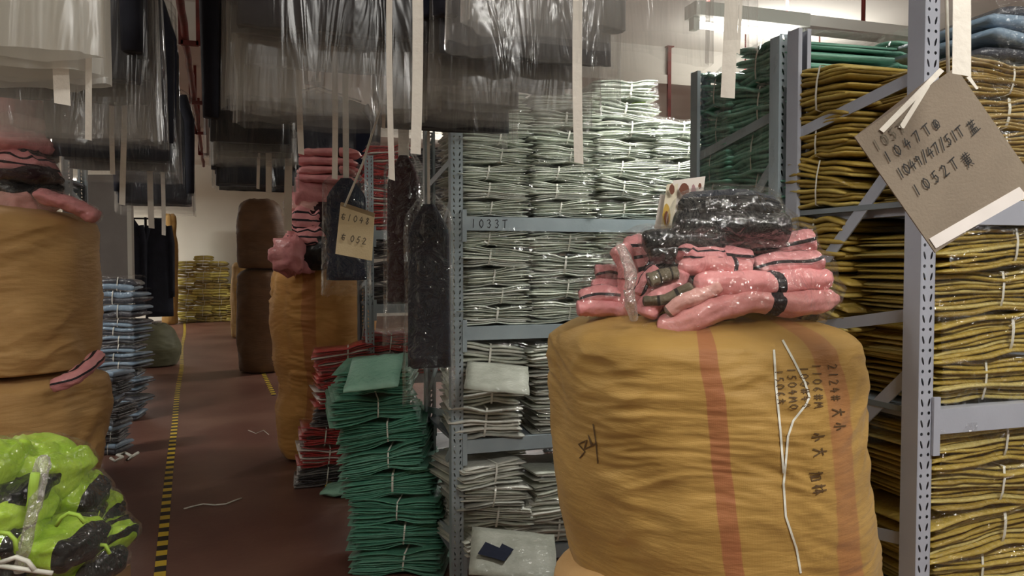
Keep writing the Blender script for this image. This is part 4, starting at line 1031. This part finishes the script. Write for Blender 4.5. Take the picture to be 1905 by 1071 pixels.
# ------------------------------------------------------------------ rails and hanging garments
RZ = 3.15
def rail(label, a, b, brk):
    t = thing('hanging_rail', label, 'clothes rail', a)
    MB().tube([a, (Vector(a) + Vector(b)) / 2, b], .024, 10).build('pipe', M['red_pipe'], t, True)
    d = (Vector(b) - Vector(a))
    for k in brk:
        p = Vector(a) + d * k
        mb = MB()
        for s in (-1, 1): mb.box((p.x + s * .075 - .015, p.y - .015, RZ - .05), (p.x + s * .075 + .015, p.y + .015, H))
        mb.box((p.x - .075, p.y - .015, RZ - .055), (p.x + .075, p.y + .015, RZ - .025)); mb.build('rail_bracket', M['red_pipe'], t)
    return t
LR = lambda y: -.49 - .042 * y
rail('red pipe rail carrying the left row of hanging garments', (LR(0.7), .7, RZ), (LR(8), 8, RZ), [.1, .45, .8])
pa_, pb_ = P(335, 0, 4.93), P(375, 283, 11.84)
def pipe_at(py):
    z = RZ - .02; k = (485 - py); d = (z - EYE) * F / k * 1.0; f_ = (d - 4.93) / (11.84 - 4.93); return pa_.lerp(pb_, f_)
pst = pa_.lerp(pb_, -.5)
t = thing('rusty_pipe', 'rusty red pipe on U brackets running along the ceiling over the aisle', 'pipe', pst)
n_ = 40; MB().tube([pst.lerp(pa_.lerp(pb_, 1.25), k / n_) + Vector((.012 * nz(k * .9, 0, 0), 0, .012 * nz(0, k * .9, 3))) for k in range(n_ + 1)], [.026 + .006 * nz(k * .7, 1, 5) for k in range(n_ + 1)], 10).build('pipe', M['red_pipe'], t, True)
for py in (72, 185, 243, 283):
    p = pipe_at(py); mb = MB()
    for s_ in (-1, 1): mb.box((p.x + s_ * .06 + .03 - .016, p.y - .016, p.z - .06), (p.x + s_ * .06 + .03 + .016, p.y + .016, H))
    mb.box((p.x - .03, p.y - .016, p.z - .065), (p.x + .09, p.y + .016, p.z - .03)); mb.build('pipe_bracket', M['red_pipe'], t)
rail('red pipe rail carrying the centre row of hanging garments', (.22, .7, RZ), (.22, 7.4, RZ), [.1, .4, .7, .97])
rail('red pipe rail carrying the hanging garments before the white rack', (.66, .5, RZ), (.66, 3.1, RZ), [.12, .5, .88])
rail('short red pipe rail carrying the wide navy garments beyond the red rack', (.5, 6.55, RZ), (.5, 7.5, RZ), [.15, .85])
rail('short red pipe rail above the yellow rack front', (1.35, .3, RZ), (1.35, 1.35, RZ), [.15, .85])
# garment forms
def gm_garment(w, ztop, zbot, th, seed, mat):
    """jacket on a hanger: body loft (local coords: x width, y thickness, z world height)"""
    v = []; f = []; nv = 16; nu = 24
    for j in range(nv + 1):
        t = j / nv; z = zbot + (ztop - zbot) * t
        ww = w / 2 * (1.0 if t < .82 else (1 - .72 * ((t - .82) / .18) ** 1.3)) * (1 + .06 * (1 - t)); tt = th / 2 * (1 if t < .85 else .7)
        for i in range(nu):
            a = 2 * pi * i / nu; c, s = cos(a), sin(a)
            fold = nz(c * 3.2 + seed, s * 3.2, t * 1.2) * .045 + nz(c * 7 + seed, s * 7, t * 1.5) * .018
            x = math.copysign(abs(c) ** .8, c) * ww * (1 + fold * .4); y = math.copysign(abs(s) ** .6, s) * tt * (1 + fold * 8 * .5)
            v.append((x, y, z + (.012 * nz(c * 3, s * 3, seed) if j == 0 else 0)))
    for j in range(nv):
        for i in range(nu):
            i2 = (i + 1) % nu; f.append((j * nu + i, j * nu + i2, (j + 1) * nu + i2, (j + 1) * nu + i))
    f.append(tuple(range(nu))[::-1]); f.append(tuple(nv * nu + i for i in range(nu)))
    return meshdata('garment', v, f, mat)
def gm_sleeve(w, ztop, zbot, side, seed, mat):
    mb = MB(); pts = []; rr = []
    for j in range(9):
        t = j / 8; z = ztop - .10 - (ztop - .10 - zbot) * t * .92
        pts.append((side * (w / 2 * (.80 + .22 * min(1, t * 4))), -.035 + .012 * nz(t * 4, seed, 1), z)); rr.append(.045 - .014 * t)
    mb.tube(pts, rr, 10); return meshdata('sleeve', mb.v, mb.f, mat)
def gm_cover(w, ztop, zbot, th, seed, mat, flare=1.0):
    v = []; f = []; nv = 30; nu = 44
    for j in range(nv + 1):
        t = j / nv; z = zbot + (ztop - zbot) * t
        ww = w / 2 * (1.0 if t < .88 else (1 - .8 * ((t - .88) / .12) ** 1.4)) * (1 + .05 * flare * (1 - t))
        for i in range(nu):
            a = 2 * pi * i / nu; c, s = cos(a), sin(a)
            fold = 1 - 2.2 * abs(nz(c * 4 + seed, s * 4, t * 1.3))
            x = math.copysign(abs(c) ** .75, c) * ww; y = math.copysign(abs(s) ** .7, s) * th / 2
            k = .012 * fold * (1.1 - t * .5)
            v.append((x + c * k, y + s * k * 1.3, z + (.016 * nz(c * 2.2, s * 2.2, seed * 1.7) if j < 2 else 0)))
    for j in range(nv):
        for i in range(nu):
            i2 = (i + 1) % nu; f.append((j * nu + i, j * nu + i2, (j + 1) * nu + i2, (j + 1) * nu + i))
    return meshdata('plastic_cover', v, f, mat)
def hang(x, y, w, zcov, zgar, label, group, gmat=None, cov='film_bag', rz=0., ztop=2.93, th=.09, seed=0, cw=None, name='hanging_garment', sleeves=True):
    t = thing(name, label, 'garment', (x, y, 0), group, rz)
    gmat = gmat or M['dark_cloth']
    if zgar is not None:
        g_ = link('garment', gm_garment(w, ztop, zgar, th, seed, gmat), t)
        if sleeves:
            for s in (-1, 1): link('sleeve', gm_sleeve(w, ztop, zgar + .02, s, seed + s, gmat), g_)
    if zcov is not None: link('plastic_cover', gm_cover((cw or w + .06), ztop + .03, zcov, th + .028, seed, M[cov]), t)
    mb = MB(); mb.tube([(-w * .38, 0, ztop - .05), (0, 0, ztop + .06), (w * .38, 0, ztop - .05)], .007, 6)
    mb.tube([(0, 0, ztop + .05), (0, 0, ztop + .14), (0.0, .028, ztop + .2), (0, .028, RZ + .02 if False else ztop + .245), (0, 0, ztop + .252)], .0028, 6)
    link('hanger', meshdata('hanger', mb.v, mb.f, M['hanger']), t)
    return t
cnt = 0
def row(xf, ys, w, zc, zg, mats, covs, what, where, grp, rzs=None, cw=None, th=.052):
    global cnt
    n = len(ys)
    for i, y in enumerate(ys):
        cnt += 1
        hang(xf(y) + rnd.uniform(-.012, .012), y, w, zc + rnd.uniform(-.012, .012), (zg + rnd.uniform(-.03, .03)) if zg else None,
             '%s, %s %s' % (what, ['nearest', 'second', 'third', 'fourth', 'fifth', 'sixth', 'seventh', 'eighth'][i], where), grp, mats[i % len(mats)], covs[i % len(covs)], rz=R(rnd.uniform(-2.5, 2.5)), seed=cnt * 3.1, cw=cw, th=th)
dk = [M['dark_cloth'], M['navy_cloth'], M['dark_cloth'], M['grey_cloth']]
ex = lambda y: LR(y) - .02
row(ex, [1.72, 1.83, 1.94], .50, 1.895, None, dk, ['film_milk'], 'empty milky plastic sleeve', 'from the camera in the left row', 'milky sleeves in the left row', cw=.54)
row(ex, [2.72, 2.84, 2.96, 3.08], .50, 1.895, 2.08, dk, ['film_bag2', 'film_bag'], 'black garment in grey plastic', 'of the group behind the milky sleeves', 'black garments in the left row', cw=.60)
row(ex, [4.35, 4.5, 4.65, 4.8], .50, 1.93, 2.02, dk, ['film_bag'], 'black garment in clear plastic', 'of the left row group beyond the left sacks', 'black garments in the left row', cw=.56)
row(ex, [6.9, 7.05, 7.2, 7.35], .52, 1.9, 1.96, dk, ['film_bag'], 'black garment', 'of the farthest group on the left rail', 'black garments in the left row', cw=.56)
cx_ = lambda y: .22
row(lambda y: .19, [2.02, 2.14, 2.26, 2.38], .46, 1.90, 2.08, dk, ['film_bag2', 'film_bag2', 'film_bag'], 'dark garment in smoky plastic', 'of the front group on the centre rail', 'dark garments on the centre rail', cw=.49)
row(lambda y: -.02, [3.35, 3.47, 3.6], .29, 1.90, 1.97, [M['dark_cloth'], M['dark_cloth']], ['film_bag2'], 'black garment in grey plastic', 'of the middle group on the centre rail', 'dark garments on the centre rail', cw=.32)
row(lambda y: -.02, [4.7, 4.85, 5.0], .40, 1.92, 1.93, dk, ['film_bag'], 'black garment', 'of the far group on the centre rail', 'dark garments on the centre rail', cw=.43)
row(lambda y: .50, [6.9, 7.05, 7.2], .95, 2.25, 2.28, [M['navy_cloth'], M['dark_cloth']], ['film_bag'], 'wide navy garment', 'of the last group before the red rack', 'dark garments on the centre rail', cw=.64)
row(lambda y: .66, [1.92, 2.02, 2.12, 2.24], .44, 1.905, 2.02, dk, ['film_bag', 'film_bag2'], 'black garment in hazy plastic', 'of the group before the white rack', 'dark garments before the white rack', cw=.48)
row(lambda y: .66, [2.75, 2.88], .44, 1.93, 1.99, dk, ['film_bag'], 'black garment with clear cover', 'of the rear pair before the white rack', 'dark garments before the white rack', cw=.48)
row(lambda y: .54, [1.12, 1.24], .42, 1.85, None, dk, ['film_bag'], 'empty clear plastic sleeve', 'from the camera before the white rack', 'clear sleeves near the camera', cw=.46)

# long black garments hanging low beside the corner post
def low_hang(label, px, d, ytop, ybot, wpx, ycov, mat, cov='film', rib=10, seed=0, rz=0.):
    top = P(px, ytop, d).z; bot = P(px, ybot, d).z; cv_ = P(px, ycov, d).z; c = P(px, 485, d)
    t = thing('hanging_garment', label, 'garment', (c.x, c.y, 0), 'long garments hanging on ribbons', -YAW + rz)
    w_ = wpx * d / F
    link('garment', gm_garment(w_ * .9, top, bot, .07, seed, mat), t)
    link('plastic_cover', gm_cover(w_ * 1.02, top + .04, cv_, .11, seed, M[cov]), t)
    mb = MB(); v = []; f = []
    h2 = rib * d / F / 2
    mb.box((-h2, -.001, top - .01), (h2, .001, RZ)); link('ribbon', meshdata('ribbon', mb.v, mb.f, M['ribbon'], smooth=False), t)
    return t
low_hang('long black coat in plastic hanging between the red rack and the corner post', 752, 3.05, 290, 560, 66, 640, M['brown_cloth'], rib=20, seed=2)
low_hang('lowest long black coat, its clear cover reaching down to the green stack', 798, 2.95, 380, 682, 84, 752, M['dark_cloth'], rib=5, seed=5)
low_hang('dark folded trousers in shiny plastic behind the small kraft tag', 645, 3.35, 332, 520, 78, 548, M['navy_cloth'], rib=11, seed=7, rz=.1)

# ribbons
def ribbon(label, px, y0, y1, wpx, d, bend=0, px1=None):
    px1 = px if px1 is None else px1
    bot = P(px1, y1, d); c0 = P(px, max(y0, -400), d); top = Vector((c0.x, c0.y, RZ))
    v = []; f = []; n = 14; hw = wpx * d / F / 2
    for k in range(n + 1):
        u = k / n; z = top.z + (bot.z - top.z) * u; q = Vector((top.x + (bot.x - top.x) * u ** 2, top.y + (bot.y - top.y) * u ** 2, z))
        q += RIGHT * (.006 * sin(u * 7 + px)) + FWD * (bend * sin(u * 5))
        tw = .35 * sin(u * 2.2 + px)
        a = (RIGHT * cos(tw) + FWD * sin(tw)) * hw
        if k == n: v += [q - a + UP * .004, q + a]
        else: v += [q - a, q + a]
    for k in range(n): f.append((2 * k, 2 * k + 1, 2 * k + 3, 2 * k + 2))
    o = bpy.data.objects.new('hanging_ribbon', meshdata('hanging_ribbon', [q - top for q in v], f, M['ribbon'])); o.location = top; C.objects.link(o)
    return tag(o, label, 'ribbon', 'white ribbons hanging from the rails')
ribbon('wide short white ribbon below the milky sleeves, leftmost of all', 113, 100, 196, 27, 1.6)
ribbon('longer white ribbon just right of the wide short one under the milky sleeves', 160, 100, 262, 16, 1.6, px1=167)
ribbon('narrow ribbon under the grey plastic at the left', 212, 240, 325, 9, 2.9)
ribbon('broad pale ribbon hanging beside the narrow one at the left', 236, 270, 382, 13, 2.85, px1=230)
ribbon('thin ribbon ending above the dark coats at the left', 282, 330, 425, 10, 4.4)
ribbon('short thin ribbon below the last left row garments', 303, 340, 438, 8, 4.7)
ribbon('thin white ribbon above the tidy pink stack', 558, 190, 288, 11, 2.35, px1=562)
ribbon('ribbon crossing the tidy pink stack', 618, 190, 334, 12, 2.3, px1=622)
ribbon('dim grey ribbon left of the pink heap', 538, 300, 430, 15, 3.5)
ribbon('short ribbon above the dark brown sacks', 498, 300, 360, 12, 3.4)
ribbon('small ribbon beside the dark brown sacks, left of the dim grey one', 480, 300, 352, 7, 3.4)
ribbon('long thin white ribbon over the red stack', 728, 20, 336, 11, 1.9, px1=730)
ribbon('long wide white ribbon left of the corner post', 775, 0, 288, 21, 1.75, px1=772)
ribbon('long white ribbon hanging before the second white column', 1073, 30, 305, 18, 1.85, px1=1080)
ribbon('wide white ribbon hanging before the green rack', 1360, 0, 184, 25, 1.5, px1=1356)
ribbon('broadest white ribbon hanging before the tall post at the right', 1785, 0, 142, 38, 1.2, px1=1782)
ribbon('tiny white ribbon above the small kraft tag', 712, 190, 240, 7, 2.4)
ribbon('thin twisted ribbon next to the lit lamp', 1392, 0, 102, 6, 1.5, px1=1378)

# ------------------------------------------------------------------ tags with writing
def flat_text(txt, o, ex_, ey_, size, wln, name, mat, root, adv=.85):
    n = ex_.cross(ey_).normalized(); v = []; f = []; x = 0
    for ch in txt:
        for st in GL[ch]:
            pts = [o + ex_ * ((x + a * .6) * size) + ey_ * (b * size) + n * .0015 for a, b in st]
            for a, b in zip(pts, pts[1:]):
                d = (b - a); 
                if d.length < 1e-6: continue
                s = d.normalized().cross(n) * wln / 2; e = d.normalized() * wln * .3; i = len(v)
                v += [a - s - e, a + s - e, b + s + e, b - s + e]; f.append((i, i + 1, i + 2, i + 3))
        x += adv * (.5 if ch == ' ' else 1)
    return part(name, v, f, mat, root, smooth=False)
DT = 1.32
tl = P(1776, 126, DT + .01); lf = P(1588, 255, DT - .01); bt = P(1738, 470, DT); rt_ = P(1928, 344, DT + .02)
t = quad_card('cardboard_tag', 'large grey-brown cardboard tag with handwritten numbers, taped along one edge', [lf, bt, rt_, tl], .003, M['kraft'], 'tag')
exx = (tl - lf).normalized(); nn_ = (bt - lf).cross(tl - lf).normalized(); nn_ = nn_ if nn_.dot(FWD) < 0 else -nn_
eyy = (lf - bt).normalized(); eyy = (eyy - exx * eyy.dot(exx)).normalized()
if exx.cross(eyy).dot(FWD) > 0: pass
def tt(px, py): 
    rd = ray(px, py); o = Vector((0, 0, EYE)); k = (lf - o).dot(nn_) / rd.dot(nn_); return o + rd * k
k_ = DT / F
off = nn_ * .0045
rowsT = [('105T', 1628, 282, 20, .95), ('1047T', 1648, 304, 20, 1.15), ('1049/47/51T', 1672, 334, 20, .70), ('1052T', 1702, 366, 21, 1.05)]
for (s_, px, py, sz_, ad) in rowsT:
    flat_text(s_, tt(px, py) + off, exx, eyy, sz_ * k_, .0022, 'handwriting', M['ink_soft'] if s_ == '105T' else M['ink'], t, ad)
flat_text('o', tt(1738, 242) + off, exx, eyy, 17 * k_, .002, 'handwriting', M['ink'], t)
flat_text('蓝', tt(1806, 252) + off, exx, eyy, 26 * k_, .0018, 'handwriting', M['ink'], t)
flat_text('黄', tt(1796, 314) + off, exx, eyy, 28 * k_, .0018, 'handwriting', M['ink'], t)
# white tape on the lower edge
def strip(name, pts, mat, root, off_):
    v = [tt(*p) + off_ for p in pts]; v2 = [q - off_ * .2 for q in v]
    part(name, v + v2, [(0, 1, 2, 3), (7, 6, 5, 4), (0, 4, 5, 1), (1, 5, 6, 2), (2, 6, 7, 3), (3, 7, 4, 0)], mat, root, smooth=False)
strip('white_tape', [(1726, 444), (1738, 462), (1908, 366), (1893, 348)], M['tape'], t, off)
strip('dark_tape', [(1594, 250), (1598, 262), (1700, 180), (1740, 136), (1728, 134)][:4], surf('brown_tape', (96, 82, 70), rough=.6), t, off * .5)
# ribbon tied through it
strip('tie_ribbon', [(1632, 242), (1640, 248), (1752, 134), (1744, 128)], M['ribbon'], t, off * 1.4)
strip('tie_ribbon', [(1668, 238), (1678, 240), (1726, 162), (1718, 158)], M['ribbon'], t, off * 1.3)
strip('tie_ribbon', [(1800, 142), (1794, 146), (1812, 168), (1816, 166)], M['ribbon'], t, off * 1.3)
mb = MB(); tc = tt(1764, 136); mb.tube([tc, tc + Vector((0, .01, .2)), Vector((tc.x + .02, tc.y + .02, RZ))], .003, 6); mb.build('string', M['string'], t, True)

c4 = [P(624, 472, 2.6), P(692, 485, 2.6), P(697, 398, 2.62), P(634, 377, 2.62)]
t = quad_card('kraft_tag', 'small pale kraft tag with pencilled numbers hanging before the dark trousers', c4, .002, M['kraft2'], 'tag')
ex2 = (c4[1] - c4[0]).normalized(); ey2 = (c4[3] - c4[0]); ey2 = (ey2 - ex2 * ey2.dot(ex2)).normalized(); nn2 = ex2.cross(ey2)
nn2 = nn2 if nn2.dot(FWD) < 0 else -nn2
flat_text('右1048', P(634, 408, 2.59), ex2, ey2, 12 * 2.6 / F, .0028, 'handwriting', M['ink_soft'], t, .95)
flat_text('右 052', P(634, 446, 2.59), ex2, ey2, 12 * 2.6 / F, .0028, 'handwriting', M['ink_soft'], t, .95)
strip_v = [c4[3], c4[2]]
MB().bar(c4[3] - UP * .004 - FWD * .002, c4[2] - UP * .004 - FWD * .002, .014, .003, up=UP).build('folded_edge', surf('darker_kraft', (150, 132, 102), rough=.8), t)
MB().tube([P(641, 384, 2.6), P(674, 306, 2.6), P(708, 200, 2.6), Vector((P(716, 170, 2.6).x, P(716, 170, 2.6).y, RZ))], .0042, 6).build('string', M['string'], t, True)

# writing on the beam
tb = P(876, 416, 3.30); exb = Vector((1, 0, 0)); 
flat_text('1033T', Vector((xat(876, CY - .004), CY - .0065, C_LV[0] - .048)), exb, UP, .036, .0035, 'handwriting', M['ink'], BEAM[rC['label']], 1.0)

# ------------------------------------------------------------------ floor details
def hazard(label, a, b, wd=.052, per=.15, jit=.02):
    a = Vector((a.x, a.y, .0)); b = Vector((b.x, b.y, .0)); L = (b - a).length; d = (b - a) / L; s = Vector((-d.y, d.x, 0)) * wd / 2
    n = int(L / (per / 2)); v = []; f = []; m = []
    o = thing('hazard_tape', label, 'floor tape', a)
    for k in range(n + 1):
        u = k * per / 2; w_ = jit * nz(u * .35, 1, 2)
        q = a + d * u + s.normalized() * w_; v += [q - s + UP * .002, q + s + UP * .002]
        if k: f.append((2 * k - 2, 2 * k, 2 * k + 1, 2 * k - 1)); m.append(k % 2)
    return v, f, m, o
def tape(label, a, b):
    v, f, m, o = hazard(label, a, b)
    part('striped_strip', v, f, [M['yellow'], M['black']], o, fmat=m, smooth=False)
g0 = G(296, 1071); g1 = G(345, 594); dd = (g1 - g0).normalized()
tape('black and yellow striped hazard tape running down the left of the aisle', g0 - dd * 2.2, g1)
q0 = G(506, 728); q1 = G(444, 604)
tape('short second hazard tape glimpsed beside the far sacks', q0 - (q1 - q0).normalized() * .3, q1)
def floor_string(label, pxs, r=.004, name='plastic_string'):
    pts = [G(a, b, .006) for a, b in pxs]
    o = thing(name, label, 'string', pts[0])
    MB().tube(pts, r, 6).build('strand', M['string'], o, True)
floor_string('thin white string lying across the red floor', [(342, 946), (360, 941), (378, 937), (400, 939), (420, 937), (438, 930), (450, 926)], .0045)
floor_string('knotted white ribbon scrap on the floor beside the left sacks', [(206, 852), (214, 858), (228, 850), (218, 846), (232, 842), (244, 848), (236, 856), (250, 846), (257, 842)], .012, 'ribbon_scrap')
floor_string('faint thread on the floor right of the aisle', [(462, 800), (476, 806), (490, 800), (500, 808)], .003)
# yellow and mint scraps at the foot of the red heap
p = G(612, 905)
t = thing('paper_scrap', 'small yellow scrap on the floor left of the green stack', 'scrap', p)
part('scrap', [G(604, 904, .01), G(618, 908, .01), G(622, 898, .03), G(608, 896, .02)], [(0, 1, 2, 3)], M['yellow'], t)
t = thing('mint_packet', 'flat mint packet on the floor between the red heap and green stack', 'garment packet', G(628, 925))
slab('packet_body', G(640, 918) + Vector((0, 0, .03)), RIGHT, FWD, None, .26, .22, .05, pg, t, 9)

# dark coats on a stand at the far left
c = P(272, 500, 11.8)
t = thing('coat_stand', 'stand of dark coats behind the olive sack, left of the aisle', 'coat stand', (c.x, c.y, 0))
ztp = P(272, 404, 11.8).z
MB().tube([(c.x, c.y, 0), (c.x, c.y, ztp)], .02, 8).build('pole', M['hanger'], t, True)
MB().tube([(c.x - .2, c.y, .02), (c.x + .2, c.y, .02)], .018, 6).build('foot_bar', M['hanger'], t, True)
MB().tube([(c.x, c.y - .2, .02), (c.x, c.y + .2, .02)], .018, 6).build('foot_bar', M['hanger'], t, True)
MB().tube([(c.x - .26, c.y, ztp - .02), (c.x + .26, c.y, ztp - .02)], .014, 6).build('top_bar', M['hanger'], t, True)
for k, (dx, zb2) in enumerate(((-.19, .72), (.19, .66))):
    o = thing('dark_coat', ['left', 'right'][k] + ' dark coat hanging on the stand behind the olive sack', 'garment', (c.x + dx, c.y - .12 + .05 * k, 0), 'dark coats on the stand')
    link('garment', gm_garment(.36, ztp - .03, zb2, .14, k + 3, M['dark_cloth']), o)
    for s in (-1, 1): link('sleeve', gm_sleeve(.36, ztp - .03, zb2 + .2, s, k + s, M['dark_cloth']), o)
for i in range(5):
    bundle('black', (c.x, c.y - .38, i * .118), -YAW + R(rnd.uniform(-8, 8)), 'black shiny packet, %s in the low stack under the dark coats' % ORD[4 - i], 'black packets under the coats', (1.1, .6, 1))

for k, (px, lab) in enumerate(((1207, 'thin red rod hanging from the ceiling beyond the white rack, the slimmer one'), (1244, 'thicker red rod hanging from the ceiling beyond the white rack'))):
    b_ = P(px, 235, 8.9 if k else 9.6); t = thing('hanging_rod', lab, 'rod', (b_.x, b_.y, b_.z), 'red rods beyond the white rack')
    MB().box((b_.x - .012 - .008 * k, b_.y - .015, b_.z), (b_.x + .012 + .008 * k, b_.y + .015, H)).build('rod', M['red_pipe'], t)
    MB().box((b_.x - .04, b_.y - .04, H - .012), (b_.x + .04, b_.y + .04, H)).build('ceiling_plate', M['red_pipe'], t)

# bunched plastic, straps and ties of the lime heap (parts of the packets they belong to)
def lime(i): return bpy.data.objects['lime_garment_packet' + ('' if i == 0 else '.%03d' % i)]
rt = lime(9)
soft_tube('twisted_plastic_neck', [P(82, 846, 2.02), (P(74, 905, 1.98)), P(60, 960, 1.95), P(42, 1030, 1.93), P(36, 1066, 1.93)],   .012, .009, M['film_neck'], rt, 5, 44, lumpy=.6)
m_strap = surf('lime_strap', (150, 190, 58), (170, 204, 80), rough=.6)
def strap(i, pts, d, r=.0055):
    MB().tube([P(a, b, d) for a, b in pts], r, 6).build('strap', m_strap, lime(i), True)
strap(3, [(104, 978), (114, 962), (128, 954), (146, 958), (158, 972)], 1.98)
strap(5, [(0, 990), (16, 992), (28, 1004), (30, 1024)], 1.86)
strap(4, [(166, 1020), (180, 1012), (196, 1014), (204, 1030)], 2.14)
strap(9, [(66, 880), (62, 905), (60, 930), (56, 950)], 1.97, .012)
MB().tube([P(0, 1052, 1.84), P(40, 1058, 1.84), P(98, 1066, 1.85)], .006, 6).build('tie_string', M['string'], lime(2), True)
MB().tube([P(0, 1046, 1.84), P(30, 1036, 1.84), P(52, 1044, 1.84), P(64, 1060, 1.84)], .006, 6).build('tie_string', M['string'], lime(2), True)
# loose white packets lying on the white rack
wp_ = packed('white_packet', (160, 163, 150), (182, 185, 173), .5)
for (px, py, d, w_, dd_, ti, lab) in ((925, 702, 3.30, .27, .26, .30, 'flat white packet tipped forward on the third shelf of the white rack'),
                                (955, 1030, 3.22, .36, .3, .30, 'large flat white packet with dark print at the bottom of the white rack')):
    c = P(px, py, d); t = thing('white_packet', lab, 'garment packet', c - Vector((0, 0, .03)), 'loose white packets')
    ay_ = UP * ti + FWD * (1 - ti * .3)
    slab('packet_body', c, RIGHT - UP * .10, ay_, None, w_, dd_, .022, wp_, t, px)
    if px == 955:
        nrm = (RIGHT - UP * .10).normalized().cross(ay_.normalized()).normalized(); nrm = nrm if nrm.z > 0 else -nrm
        a_ = (RIGHT - UP * .10).normalized(); b_ = ay_.normalized(); o_ = c + nrm * .024
        q = [(-.15, -.05), (-.04, -.08), (.0, .0), (-.05, .03), (-.06, .0), (-.12, .03)]
        part('printed_patch', [o_ + a_ * x + b_ * y for x, y in q], [tuple(range(len(q)))], M['navy_cloth'], t, smooth=False)
c = P(1188, 206, 3.72); t = thing('lime_packet', 'small lime green packet corner sticking out of the top white column', 'garment packet', c)
slab('packet_body', c, RIGHT * .8 + UP * .3, UP + FWD * .2, None, .07, .10, .012, m_strap, t, 4)
